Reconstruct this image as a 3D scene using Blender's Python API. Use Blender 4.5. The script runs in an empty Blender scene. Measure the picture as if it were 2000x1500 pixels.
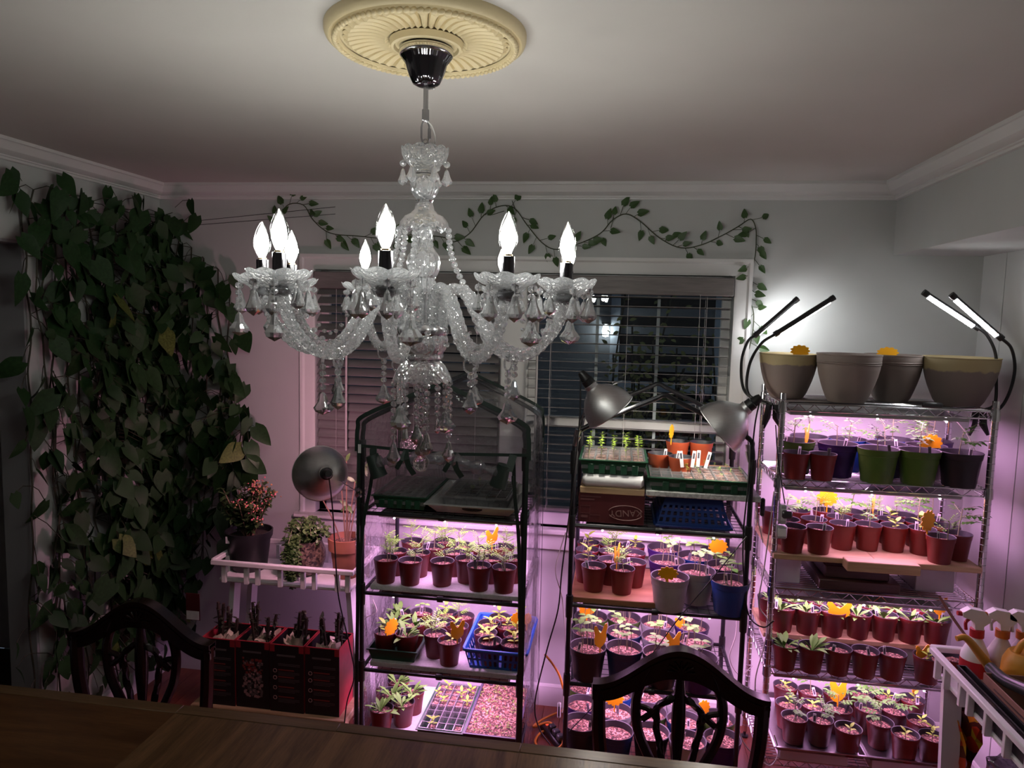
import bpy, math, random
from mathutils import Vector, Matrix
from math import sin, cos, pi, radians, sqrt, atan2, hypot

SC = bpy.context.scene
COL = SC.collection
# ------------------------------------------------------------------ camera
FPX = 1406.76
YAW, PITCH, ROLL = -.1469, -.0955, .0246
CAM = Vector((.2533, -3.2871, 1.8524))
_f = Vector((sin(YAW) * cos(PITCH), cos(YAW) * cos(PITCH), sin(PITCH)))
_r0 = Vector((cos(YAW), -sin(YAW), 0))
_u0 = _r0.cross(_f)
_r = _r0 * cos(ROLL) + _u0 * sin(ROLL)
_u = _u0 * cos(ROLL) - _r0 * sin(ROLL)
cd = bpy.data.cameras.new('camera')
cd.sensor_fit = 'HORIZONTAL'
cd.sensor_width = 36
cd.lens = FPX / 2000 * 36
cd.clip_start = .02
cam = bpy.data.objects.new('camera', cd)
COL.objects.link(cam)
cam.matrix_world = Matrix(((_r.x, _u.x, -_f.x, CAM.x), (_r.y, _u.y, -_f.y, CAM.y), (_r.z, _u.z, -_f.z, CAM.z), (0, 0, 0, 1)))
SC.camera = cam
# ------------------------------------------------------------------ world, exposure
wd = bpy.data.worlds.new('night_sky')
SC.world = wd
wd.use_nodes = True
wd.node_tree.nodes['Background'].inputs[0].default_value = (.42, .55, .75, 1)
wd.node_tree.nodes['Background'].inputs[1].default_value = .12
SC.view_settings.view_transform = 'Standard'
SC.view_settings.look = 'None'
SC.view_settings.exposure = .65
SC.view_settings.gamma = 1
SC.view_settings.use_curve_mapping = False
cy = SC.cycles
cy.use_denoising = True
cy.use_adaptive_sampling = True
cy.adaptive_threshold = .08
cy.max_bounces = 7
cy.diffuse_bounces = 3
cy.glossy_bounces = 3
cy.transmission_bounces = 7
cy.transparent_max_bounces = 10
cy.caustics_reflective = False
cy.caustics_refractive = False
cy.sample_clamp_indirect = 4
cy.blur_glossy = .5
# light strengths (emission of the lamps that stand in the room)
E_BULB = 84.0
E_PANEL = 8.5
E_BAR = 34.0
E_CLAMP = 130.0


def at(px, py, X=None, Y=None, Z=None):
    """point of the place seen at a photo pixel, on a given wall / shelf plane"""
    d = _r * ((px - 1000) / FPX) + _u * ((750 - py) / FPX) + _f
    if Y is not None:
        t = (Y - CAM.y) / d.y
    elif Z is not None:
        t = (Z - CAM.z) / d.z
    else:
        t = (X - CAM.x) / d.x
    return CAM + d * t


# ------------------------------------------------------------------ mesh builder
class MB:
    def __init__(s):
        s.v = []; s.f = []; s.m = []; s.mi = 0

    def add(s, vs, fs, M=None):
        o = len(s.v)
        if M is not None:
            vs = [M @ Vector(p) for p in vs]
        s.v += [tuple(p) for p in vs]
        s.f += [tuple(i + o for i in f) for f in fs]
        s.m += [s.mi] * len(fs)
        return s

    def box(s, x0, x1, y0, y1, z0, z1, b=0.0, M=None):
        if b <= 0:
            vs = [(x0, y0, z0), (x1, y0, z0), (x1, y1, z0), (x0, y1, z0), (x0, y0, z1), (x1, y0, z1), (x1, y1, z1), (x0, y1, z1)]
            return s.add(vs, [(0, 3, 2, 1), (4, 5, 6, 7), (0, 1, 5, 4), (1, 2, 6, 5), (2, 3, 7, 6), (3, 0, 4, 7)], M)
        b = min(b, (x1 - x0) * .45, (y1 - y0) * .45, (z1 - z0) * .45)
        xs, ys, zs = (x0, x1), (y0, y1), (z0, z1)
        idx = {}; vs = []
        for i in (0, 1):
            for j in (0, 1):
                for k in (0, 1):
                    for a in range(3):
                        p = [xs[i], ys[j], zs[k]]
                        for ax, n in ((0, i), (1, j), (2, k)):
                            if ax != a:
                                p[ax] += b if n == 0 else -b
                        idx[(i, j, k, a)] = len(vs); vs.append(tuple(p))
        fs = []
        I = idx
        for q in (0, 1):
            for a, cyc in ((0, [(0, 0), (1, 0), (1, 1), (0, 1)]), (1, [(0, 0), (0, 1), (1, 1), (1, 0)]), (2, [(0, 0), (1, 0), (1, 1), (0, 1)])):
                f = []
                for (m, n) in cyc:
                    key = (q, m, n) if a == 0 else (m, q, n) if a == 1 else (m, n, q)
                    f.append(I[key + (a,)])
                fs.append(tuple(f) if q else tuple(reversed(f)))
        for m in (0, 1):
            for n in (0, 1):
                # edges along x: (.,m,n) faces 1 and 2
                e = [(I[(0, m, n, 1)], I[(1, m, n, 1)], I[(1, m, n, 2)], I[(0, m, n, 2)])]
                e += [(I[(m, 0, n, 0)], I[(m, 1, n, 0)], I[(m, 1, n, 2)], I[(m, 0, n, 2)])]
                e += [(I[(m, n, 0, 0)], I[(m, n, 1, 0)], I[(m, n, 1, 1)], I[(m, n, 0, 1)])]
                fs += e
        for i in (0, 1):
            for j in (0, 1):
                for k in (0, 1):
                    fs.append((I[(i, j, k, 0)], I[(i, j, k, 1)], I[(i, j, k, 2)]))
        c = Vector(((x0 + x1) / 2, (y0 + y1) / 2, (z0 + z1) / 2))
        out = []
        for f in fs:
            p = [Vector(vs[i]) for i in f]
            n = (p[1] - p[0]).cross(p[2] - p[0])
            out.append(f if n.dot(p[0] - c) > 0 else tuple(reversed(f)))
        return s.add(vs, out, M)

    def cbox(s, c, size, b=0.0, M=None):
        return s.box(c[0] - size[0] / 2, c[0] + size[0] / 2, c[1] - size[1] / 2, c[1] + size[1] / 2, c[2] - size[2] / 2, c[2] + size[2] / 2, b, M)

    def lathe(s, prof, n=24, M=None, close=False, fn=None):
        """prof [(r,z)]; fn(r,z,angle)->(r,z) lets rims scallop and bodies flute"""
        vs = []; fs = []
        for (r, z) in prof:
            for k in range(n):
                a = 2 * pi * k / n
                rr, zz = fn(r, z, a) if fn else (r, z)
                vs.append((rr * cos(a), rr * sin(a), zz))
        m = len(prof)
        for i in range(m - 1 if not close else m):
            j = (i + 1) % m
            for k in range(n):
                l = (k + 1) % n
                fs.append((i * n + k, i * n + l, j * n + l, j * n + k))
        if not close:
            if prof[0][0] > 1e-6 and False:
                fs.append(tuple(range(n)))
        return s.add(vs, fs, M)

    def disc(s, r, z, n=24, M=None, up=True):
        vs = [(r * cos(2 * pi * k / n), r * sin(2 * pi * k / n), z) for k in range(n)]
        f = tuple(range(n))
        return s.add(vs, [f if up else f[::-1]], M)

    def tube(s, path, r, n=8, closed=False, cap=True, M=None, lob=0, lobd=0., twist=0.):
        P = [Vector(p) for p in path]
        m = len(P)
        rs = r if isinstance(r, (list, tuple)) else [r] * m
        T = []
        for i in range(m):
            a = P[i - 1] if (i > 0 or closed) else P[i]
            b = P[(i + 1) % m] if (i < m - 1 or closed) else P[i]
            t = (b - a)
            T.append(t.normalized() if t.length > 1e-9 else Vector((0, 0, 1)))
        ref = Vector((0, 0, 1)) if abs(T[0].z) < .9 else Vector((1, 0, 0))
        N = [(ref - T[0] * ref.dot(T[0])).normalized()]
        for i in range(1, m):
            q = N[-1] - T[i] * N[-1].dot(T[i])
            N.append(q.normalized() if q.length > 1e-6 else N[-1])
        vs = []; fs = []
        for i in range(m):
            B = T[i].cross(N[i])
            for k in range(n):
                a = 2 * pi * k / n
                rr = rs[i]
                if lob:
                    rr *= 1 + lobd * cos(lob * a + twist * i)
                vs.append(P[i] + N[i] * (rr * cos(a)) + B * (rr * sin(a)))
        for i in range(m if closed else m - 1):
            j = (i + 1) % m
            for k in range(n):
                l = (k + 1) % n
                fs.append((i * n + k, i * n + l, j * n + l, j * n + k))
        if cap and not closed:
            fs.append(tuple(range(n))[::-1])
            fs.append(tuple((m - 1) * n + k for k in range(n)))
        return s.add(vs, fs, M)

    def sweep(s, path, prof, M=None, closed=False):
        """profile [(a,b)] in (side, up) swept along a path of points with given frames [(p, side, up)]"""
        n = len(prof); vs = []; fs = []
        for (p, sd, up) in path:
            for (a, b) in prof:
                vs.append(Vector(p) + Vector(sd) * a + Vector(up) * b)
        for i in range(len(path) - 1):
            for k in range(n):
                l = (k + 1) % n
                fs.append((i * n + k, i * n + l, (i + 1) * n + l, (i + 1) * n + k))
        fs.append(tuple(range(n))[::-1]); fs.append(tuple((len(path) - 1) * n + k for k in range(n)))
        return s.add(vs, fs, M)

    def prism(s, poly, y0, y1, M=None):
        """polygon [(x,z)] extruded along y"""
        n = len(poly)
        vs = [(x, y0, z) for x, z in poly] + [(x, y1, z) for x, z in poly]
        fs = [tuple(range(n)), tuple(range(2 * n - 1, n - 1, -1))]
        for k in range(n):
            l = (k + 1) % n
            fs.append((k, k + n, l + n, l))
        return s.add(vs, fs, M)

    def ico(s, c, r, M=None, sub=1, sz=1.):
        key = sub
        if key not in _ICO:
            t = (1 + 5 ** .5) / 2
            V = [Vector(p).normalized() for p in ((-1, t, 0), (1, t, 0), (-1, -t, 0), (1, -t, 0), (0, -1, t), (0, 1, t), (0, -1, -t), (0, 1, -t), (t, 0, -1), (t, 0, 1), (-t, 0, -1), (-t, 0, 1))]
            F = [(0, 11, 5), (0, 5, 1), (0, 1, 7), (0, 7, 10), (0, 10, 11), (1, 5, 9), (5, 11, 4), (11, 10, 2), (10, 7, 6), (7, 1, 8), (3, 9, 4), (3, 4, 2), (3, 2, 6), (3, 6, 8), (3, 8, 9), (4, 9, 5), (2, 4, 11), (6, 2, 10), (8, 6, 7), (9, 8, 1)]
            for _ in range(sub):
                mid = {}; F2 = []
                def md(a, b):
                    k = (min(a, b), max(a, b))
                    if k not in mid:
                        mid[k] = len(V); V.append(((V[a] + V[b]) / 2).normalized())
                    return mid[k]
                for a, b, c_ in F:
                    x, y, z = md(a, b), md(b, c_), md(c_, a)
                    F2 += [(a, x, z), (b, y, x), (c_, z, y), (x, y, z)]
                F = F2
            _ICO[key] = (V, F)
        V, F = _ICO[key]
        c = Vector(c)
        return s.add([c + Vector((p.x * r, p.y * r, p.z * r * sz)) for p in V], F, M)

    def leaf(s, base, d, nrm, L, W, shape='oval', droop=.2, fold=.15, rows=5):
        """a leaf blade with a folded midrib: base point, direction, face normal"""
        base = Vector(base); d = Vector(d).normalized(); nrm = Vector(nrm)
        sd = d.cross(nrm)
        if sd.length < 1e-4:
            sd = d.orthogonal()
        sd.normalize(); nr = sd.cross(d).normalized()
        vs = []; fs = []
        for i in range(rows + 1):
            t = i / rows
            if shape == 'oval':
                w = sin(pi * t ** .85) ** .8
            elif shape == 'heart':
                w = (min(1, (t + .06) * 4.2)) ** .7 * (1 - t ** 1.7) ** .9
            elif shape == 'lance':
                w = sin(pi * t ** .7) ** 1.0
            else:  # spoon
                w = .25 + .75 * sin(pi * max(0, (t - .25)) / .75) if t < 1 else 0
            w *= W / 2
            c = base + d * (L * t) - nr * (droop * L * t * t)
            back = -d * (W * .18) if (shape == 'heart' and i == 0) else Vector()
            vs += [c - sd * w + nr * (fold * w) + back, c, c + sd * w + nr * (fold * w) + back]
        for i in range(rows):
            a = i * 3; b = a + 3
            fs += [(a, a + 1, b + 1, b), (a + 1, a + 2, b + 2, b + 1)]
        return s.add(vs, fs)

    def mesh(s, name, mats, smooth=True, angle=.7):
        me = bpy.data.meshes.new(name)
        me.from_pydata(s.v, [], s.f)
        for m in (mats if isinstance(mats, (list, tuple)) else [mats]):
            me.materials.append(m)
        if any(s.m):
            me.polygons.foreach_set('material_index', s.m)
        if smooth:
            me.polygons.foreach_set('use_smooth', [True] * len(s.f))
            if angle:
                me.set_sharp_from_angle(angle=angle)
        else:
            me.polygons.foreach_set('use_smooth', [False] * len(s.f))
        me.update()
        return me


_ICO = {}
WL = {}


def link(name, data, parent=None, loc=(0, 0, 0), rot=(0, 0, 0), scale=None):
    o = bpy.data.objects.new(name, data)
    COL.objects.link(o)
    o.location = loc
    o.rotation_euler = rot
    if scale is not None:
        o.scale = scale if isinstance(scale, (tuple, list, Vector)) else (scale,) * 3
    if parent is not None:
        o.parent = parent
    WL[o.name] = Vector(loc) + (WL[parent.name] if parent is not None else Vector())
    return o


def tag(o, label, cat, group=None):
    o['label'] = label; o['category'] = cat
    if group:
        o['group'] = group
    return o


def thing(name, label, cat, loc=(0, 0, 0), group=None, rot=(0, 0, 0)):
    return tag(link(name, None, None, loc, rot), label, cat, group)


def part(name, mb, mats, parent, smooth=True, angle=.7, label=None):
    """part built in world coordinates, stored relative to an unrotated parent"""
    me = mb.mesh(name, mats, smooth, angle)
    w = WL[parent.name]
    me.transform(Matrix.Translation(-w))
    o = link(name, me, parent)
    if label:
        o['label'] = label
    return o


def lpart(name, mb, mats, parent, smooth=True, angle=.7, loc=(0, 0, 0)):
    """part built in its parent's own coordinates"""
    return link(name, mb.mesh(name, mats, smooth, angle), parent, loc)


def single(name, mb, mats, label, cat, group=None, loc=None, smooth=True, angle=.7):
    """a thing that is one mesh, built in world coordinates; origin at its base"""
    me = mb.mesh(name, mats, smooth, angle)
    if loc is None:
        xs = [v[0] for v in mb.v]; ys = [v[1] for v in mb.v]; zs = [v[2] for v in mb.v]
        loc = ((min(xs) + max(xs)) / 2, (min(ys) + max(ys)) / 2, min(zs))
    me.transform(Matrix.Translation(-Vector(loc)))
    return tag(link(name, me, None, loc), label, cat, group)


def struct(name, mb, mats, smooth=False, angle=.5, parent=None):
    o = link(name, mb.mesh(name, mats, smooth, angle), parent)
    if parent is None:
        o['kind'] = 'structure'
    return o


def bez(pts, n=8, closed=False):
    """Catmull-Rom through points"""
    P = [Vector(p) for p in pts]; out = []
    m = len(P)
    for i in range(m - 1):
        p0 = P[i - 1] if i > 0 else P[0] * 2 - P[1]
        p1, p2 = P[i], P[i + 1]
        p3 = P[i + 2] if i + 2 < m else P[-1] * 2 - P[-2]
        for k in range(n):
            t = k / n
            out.append(.5 * ((2 * p1) + (p2 - p0) * t + (2 * p0 - 5 * p1 + 4 * p2 - p3) * t * t + (3 * p1 - p0 - 3 * p2 + p3) * t ** 3))
    out.append(P[-1])
    return out


# ------------------------------------------------------------------ materials
def _new(name):
    m = bpy.data.materials.new(name)
    m.use_nodes = True
    nt = m.node_tree
    return m, nt, nt.nodes['Principled BSDF'], nt.nodes['Material Output']


def mat(name, col, rough=.5, metal=0., var=.12, scale=30., bump=0., bscale=None, stretch=None, spec=.5, emit=None, es=0., coat=0.):
    m, nt, b, out = _new(name)
    N = nt.nodes; L = nt.links
    tc = N.new('ShaderNodeTexCoord'); mp = N.new('ShaderNodeMapping')
    L.new(tc.outputs['Object'], mp.inputs[0])
    if stretch:
        mp.inputs['Scale'].default_value = stretch
    nz = N.new('ShaderNodeTexNoise'); nz.inputs['Scale'].default_value = scale; nz.inputs['Detail'].default_value = 2
    L.new(mp.outputs[0], nz.inputs['Vector'])
    mx = N.new('ShaderNodeMix'); mx.data_type = 'RGBA'
    mx.inputs[6].default_value = tuple(max(0, c * (1 - var * 1.6)) for c in col) + (1,)
    mx.inputs[7].default_value = tuple(min(1, c * (1 + var * 1.6)) for c in col) + (1,)
    L.new(nz.outputs[0], mx.inputs[0]); L.new(mx.outputs[2], b.inputs['Base Color'])
    b.inputs['Roughness'].default_value = rough
    b.inputs['Metallic'].default_value = metal
    b.inputs['Specular IOR Level'].default_value = spec
    if coat:
        b.inputs['Coat Weight'].default_value = coat
    if bump:
        bp = N.new('ShaderNodeBump'); bp.inputs['Strength'].default_value = bump; bp.inputs['Distance'].default_value = .01
        n2 = N.new('ShaderNodeTexNoise'); n2.inputs['Scale'].default_value = bscale or scale * 3; n2.inputs['Detail'].default_value = 3
        L.new(mp.outputs[0], n2.inputs['Vector']); L.new(n2.outputs[0], bp.inputs['Height']); L.new(bp.outputs[0], b.inputs['Normal'])
    if emit:
        b.inputs['Emission Color'].default_value = tuple(emit) + (1,)
        b.inputs['Emission Strength'].default_value = es
    return m


def wood(name, c1, c2, rough=.45, axis='X', sc=6., fine=60.):
    m, nt, b, out = _new(name)
    N = nt.nodes; L = nt.links
    tc = N.new('ShaderNodeTexCoord'); mp = N.new('ShaderNodeMapping')
    st = {'X': (.25, 2.5, 2.5), 'Y': (2.5, .25, 2.5), 'Z': (2.5, 2.5, .25)}[axis]
    mp.inputs['Scale'].default_value = st
    L.new(tc.outputs['Object'], mp.inputs[0])
    nz = N.new('ShaderNodeTexNoise'); nz.inputs['Scale'].default_value = sc; nz.inputs['Detail'].default_value = 6; nz.inputs['Distortion'].default_value = 1.2
    L.new(mp.outputs[0], nz.inputs['Vector'])
    wv = N.new('ShaderNodeTexNoise'); wv.inputs['Scale'].default_value = fine; wv.inputs['Detail'].default_value = 2
    L.new(mp.outputs[0], wv.inputs['Vector'])
    ad = N.new('ShaderNodeMath'); ad.operation = 'MULTIPLY_ADD'; ad.inputs[1].default_value = .35
    L.new(wv.outputs[0], ad.inputs[0]); L.new(nz.outputs[0], ad.inputs[2])
    rp = N.new('ShaderNodeValToRGB')
    rp.color_ramp.elements[0].position = .5; rp.color_ramp.elements[0].color = tuple(c1) + (1,)
    rp.color_ramp.elements[1].position = .85; rp.color_ramp.elements[1].color = tuple(c2) + (1,)
    L.new(ad.outputs[0], rp.inputs[0]); L.new(rp.outputs[0], b.inputs['Base Color'])
    b.inputs['Roughness'].default_value = rough
    bp = N.new('ShaderNodeBump'); bp.inputs['Strength'].default_value = .15; bp.inputs['Distance'].default_value = .003
    L.new(ad.outputs[0], bp.inputs['Height']); L.new(bp.outputs[0], b.inputs['Normal'])
    return m


def clear(name, tint=(1, 1, 1), refl=.08, rough=.05, haze=0., hazecol=(.8, .8, .8), bump=0.):
    """thin clear film or pane: straight-through transparency plus a surface reflection"""
    m, nt, b, out = _new(name)
    N = nt.nodes; L = nt.links
    N.remove(b)
    tr = N.new('ShaderNodeBsdfTransparent'); tr.inputs[0].default_value = tuple(tint) + (1,)
    gl = N.new('ShaderNodeBsdfGlossy'); gl.inputs['Roughness'].default_value = rough
    lw = N.new('ShaderNodeLayerWeight'); lw.inputs[0].default_value = .25
    ma = N.new('ShaderNodeMath'); ma.operation = 'MULTIPLY_ADD'; ma.inputs[1].default_value = .5; ma.inputs[2].default_value = refl
    L.new(lw.outputs['Fresnel'], ma.inputs[0])
    mx = N.new('ShaderNodeMixShader'); L.new(ma.outputs[0], mx.inputs[0])
    L.new(tr.outputs[0], mx.inputs[1]); L.new(gl.outputs[0], mx.inputs[2])
    last = mx
    if haze:
        df = N.new('ShaderNodeBsdfDiffuse'); df.inputs[0].default_value = tuple(hazecol) + (1,)
        m2 = N.new('ShaderNodeMixShader'); m2.inputs[0].default_value = haze
        L.new(mx.outputs[0], m2.inputs[1]); L.new(df.outputs[0], m2.inputs[2]); last = m2
    if bump:
        tc = N.new('ShaderNodeTexCoord'); nz = N.new('ShaderNodeTexNoise'); nz.inputs['Scale'].default_value = 14; nz.inputs['Detail'].default_value = 3
        L.new(tc.outputs['Object'], nz.inputs['Vector'])
        bp = N.new('ShaderNodeBump'); bp.inputs['Strength'].default_value = bump; bp.inputs['Distance'].default_value = .03
        L.new(nz.outputs[0], bp.inputs['Height']); L.new(bp.outputs[0], gl.inputs['Normal'])
    L.new(last.outputs[0], out.inputs[0])
    return m


def crystal(name, solid=.1, rough=0.0, ior=1.5, bump=0., bscale=120.):
    """cut lead glass; white scatter mixed in stands for the brightness of lit glass"""
    m, nt, b, out = _new(name)
    N = nt.nodes; L = nt.links
    N.remove(b)
    g = N.new('ShaderNodeBsdfGlass'); g.inputs['Roughness'].default_value = rough; g.inputs['IOR'].default_value = ior
    if bump:
        tc = N.new('ShaderNodeTexCoord'); vo = N.new('ShaderNodeTexVoronoi'); vo.inputs['Scale'].default_value = bscale
        L.new(tc.outputs['Object'], vo.inputs['Vector'])
        bp = N.new('ShaderNodeBump'); bp.inputs['Strength'].default_value = bump; bp.inputs['Distance'].default_value = .004
        L.new(vo.outputs['Distance'], bp.inputs['Height']); L.new(bp.outputs[0], g.inputs['Normal'])
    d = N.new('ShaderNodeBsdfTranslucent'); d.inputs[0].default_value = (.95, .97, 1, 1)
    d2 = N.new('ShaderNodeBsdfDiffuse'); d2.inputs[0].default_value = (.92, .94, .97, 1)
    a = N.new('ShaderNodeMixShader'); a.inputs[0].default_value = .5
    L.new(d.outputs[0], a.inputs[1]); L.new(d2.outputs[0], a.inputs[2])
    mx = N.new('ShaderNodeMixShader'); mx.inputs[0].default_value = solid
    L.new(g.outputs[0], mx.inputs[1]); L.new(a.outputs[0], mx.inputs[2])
    L.new(mx.outputs[0], out.inputs[0])
    return m


def emission(name, col, st):
    m, nt, b, out = _new(name)
    nt.nodes.remove(b)
    e = nt.nodes.new('ShaderNodeEmission'); e.inputs[0].default_value = tuple(col) + (1,); e.inputs[1].default_value = st
    nt.links.new(e.outputs[0], out.inputs[0])
    return m


def speckle(name, cols, scale=120., rough=.9, bump=.6):
    """potting soil, bark chips, foam: cells of a few colours"""
    m, nt, b, out = _new(name)
    N = nt.nodes; L = nt.links
    tc = N.new('ShaderNodeTexCoord'); vo = N.new('ShaderNodeTexVoronoi'); vo.inputs['Scale'].default_value = scale
    L.new(tc.outputs['Object'], vo.inputs['Vector'])
    sp = N.new('ShaderNodeSeparateColor'); L.new(vo.outputs['Color'], sp.inputs[0])
    rp = N.new('ShaderNodeValToRGB'); rp.color_ramp.interpolation = 'CONSTANT'
    for i, c in enumerate(cols):
        p = i / len(cols)
        e = rp.color_ramp.elements[i] if i < 2 else rp.color_ramp.elements.new(p)
        e.position = p; e.color = tuple(c) + (1,)
    L.new(sp.outputs[0], rp.inputs[0]); L.new(rp.outputs[0], b.inputs['Base Color'])
    b.inputs['Roughness'].default_value = rough
    bp = N.new('ShaderNodeBump'); bp.inputs['Strength'].default_value = bump; bp.inputs['Distance'].default_value = .004
    L.new(sp.outputs[1], bp.inputs['Height']); L.new(bp.outputs[0], b.inputs['Normal'])
    return m


M = {}
M['wall'] = mat('wall_paint', (.50, .51, .50), .75, var=.03, scale=8)
M['ceil'] = mat('ceiling_paint', (.58, .55, .52), .85, var=.02, scale=6)
M['trim'] = mat('white_trim', (.66, .65, .64), .45, var=.03, scale=10)
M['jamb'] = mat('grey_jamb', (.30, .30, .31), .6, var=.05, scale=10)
M['floorwood'] = wood('red_oak_floor', (.16, .035, .02), (.30, .085, .045), .28, 'Y', 5)
M['floorbase'] = mat('floor_joint', (.03, .01, .008), .8)
M['medal'] = mat('cream_plaster', (.72, .60, .36), .5, var=.05, scale=12)
M['chrome'] = mat('chrome', (.72, .72, .74), .14, 1., var=.03)
M['darkchrome'] = mat('dark_chrome', (.16, .155, .17), .1, 1., var=.05)
M['steel'] = mat('brushed_steel', (.45, .45, .47), .3, 1., var=.08)
M['alu'] = mat('spun_aluminium', (.66, .66, .66), .42, 1., var=.08, stretch=(1, 1, 12))
M['blackmetal'] = mat('black_powder_coat', (.012, .013, .016), .32, var=.2, scale=60)
M['blackplastic'] = mat('black_plastic', (.012, .012, .013), .38, var=.2)
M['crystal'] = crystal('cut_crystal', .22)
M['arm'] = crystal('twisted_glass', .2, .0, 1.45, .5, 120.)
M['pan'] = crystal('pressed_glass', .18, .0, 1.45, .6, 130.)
M['bulbglass'] = clear('bulb_glass', refl=.1, rough=.02)
M['bulbcore'] = emission('lit_filament', (.99, 1.0, .93), E_BULB)
M['brass'] = mat('brass', (.7, .5, .25), .3, 1.)
M['leafdark'] = mat('pothos_leaf', (.015, .042, .012), .55, var=.35, scale=9, spec=.2)
M['leafvar'] = mat('pothos_variegated', (.07, .095, .02), .55, var=.6, scale=14, spec=.2)
M['vine'] = mat('vine_stem', (.035, .03, .016), .7, var=.3)
M['ivy'] = mat('ivy_leaf', (.04, .085, .022), .5, var=.4, scale=40)
M['ivystem'] = mat('ivy_stem', (.05, .06, .03), .7)
M['green1'] = mat('seedling_leaf', (.13, .30, .03), .5, var=.25, scale=25, spec=.2)
M['green2'] = mat('tomato_leaf', (.055, .16, .022), .55, var=.3, scale=25, spec=.2)
M['green3'] = mat('pale_leaf', (.24, .36, .04), .5, var=.2, scale=25, spec=.2)
M['green4'] = mat('sage_leaf', (.10, .23, .04), .55, var=.2, scale=25, spec=.2)
M['stem'] = mat('seedling_stem', (.22, .22, .12), .6)
M['soil'] = speckle('potting_soil', [(.03, .012, .009), (.07, .028, .02), (.15, .065, .045), (.34, .19, .14)], 170)
M['soildry'] = speckle('dry_potting_soil', [(.035, .015, .012), (.09, .036, .027), (.19, .085, .06), (.38, .22, .17)], 170)
M['soildark'] = speckle('wet_soil', [(.015, .011, .009), (.03, .02, .016), (.05, .034, .026)], 200)
M['maroon'] = mat('maroon_plastic', (.17, .018, .016), .42, var=.12, scale=12)
M['orangepot'] = mat('terracotta_plastic', (.42, .075, .03), .42, var=.08, scale=12)
M['potin'] = mat('pot_inside', (.025, .024, .03), .5)
M['purple'] = mat('purple_plastic', (.045, .014, .13), .42)
M['lime'] = mat('green_plastic', (.07, .14, .022), .42)
M['blackpot'] = mat('black_pot', (.016, .014, .018), .45)
M['bluepot'] = mat('blue_plastic', (.012, .055, .25), .4)
M['navypot'] = mat('navy_plastic', (.014, .035, .11), .42)
M['greypot'] = mat('grey_plastic', (.40, .41, .40), .45)
M['whitep'] = mat('white_plastic', (.72, .72, .72), .4, var=.03)
M['tagw'] = mat('plant_label', (.74, .72, .75), .5, var=.05, scale=200)
M['tagd'] = mat('plant_label_grey', (.12, .12, .14), .5)
M['ink'] = mat('pencil_ink', (.08, .07, .09), .7)
M['trap'] = mat('sticky_card', (.88, .40, .008), .35, var=.05)
M['trayg'] = mat('green_tray', (.012, .06, .03), .4, var=.1)
M['trayclear'] = clear('clear_cell_insert', (.93, .93, .93), .12, .1, .18, (.55, .55, .56))
M['film'] = clear('pvc_film', (.92, .92, .94), .06, .12, .05, (.6, .6, .64), bump=.7)
M['dome'] = clear('clear_dome', (.94, .94, .95), .05, .06, .04)
M['glass'] = clear('window_glass', (.92, .95, .96), .04, .01)
M['ribbon'] = mat('dark_green_binding', (.008, .022, .016), .55)
M['foam'] = speckle('foam_board', [(.66, .65, .66), (.7, .69, .7), (.74, .73, .74)], 160, .8, .25)
M['greyfoam'] = speckle('speckled_foam', [(.34, .35, .34), (.42, .43, .42), (.50, .51, .50)], 120, .8, .4)
M['pine'] = wood('pine_board', (.42, .27, .14), (.62, .43, .25), .6, 'X', 5)
M['redpine'] = wood('cedar_board', (.30, .13, .06), (.44, .22, .11), .55, 'X', 5)
M['darkblock'] = wood('stained_wood', (.05, .022, .015), (.09, .045, .03), .4, 'X', 6)
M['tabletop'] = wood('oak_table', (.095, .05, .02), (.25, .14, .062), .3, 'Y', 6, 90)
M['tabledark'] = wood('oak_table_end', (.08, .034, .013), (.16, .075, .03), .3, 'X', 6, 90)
M['tableedge'] = wood('oak_table_rim', (.10, .058, .026), (.20, .12, .058), .28, 'X', 6, 90)
M['mahog'] = wood('dark_mahogany', (.008, .003, .003), (.02, .008, .006), .22, 'Z', 6)
M['blue'] = mat('blue_basket', (.012, .09, .42), .4, var=.06)
M['bluedark'] = mat('blue_bin', (.01, .045, .24), .4, var=.08)
M['panelbody'] = mat('light_housing', (.40, .40, .40), .35, .4, var=.05)
M['led'] = emission('grow_led', (1.0, .48, .94), E_PANEL)
M['leddot'] = emission('grow_led_dot', (1.0, .85, .97), 5.)
M['barled'] = emission('white_grow_led', (.95, .98, 1.0), E_BAR)
M['redled'] = emission('red_grow_led', (1.0, .12, .12), 6.)
M['pinkbulb'] = emission('pink_grow_bulb', (1.0, .45, .6), 150.)
M['clampled'] = emission('lamp_bulb', (1.0, .93, .82), E_CLAMP)
M['taupe'] = mat('taupe_planter', (.24, .19, .17), .6, var=.06, scale=9)
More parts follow.
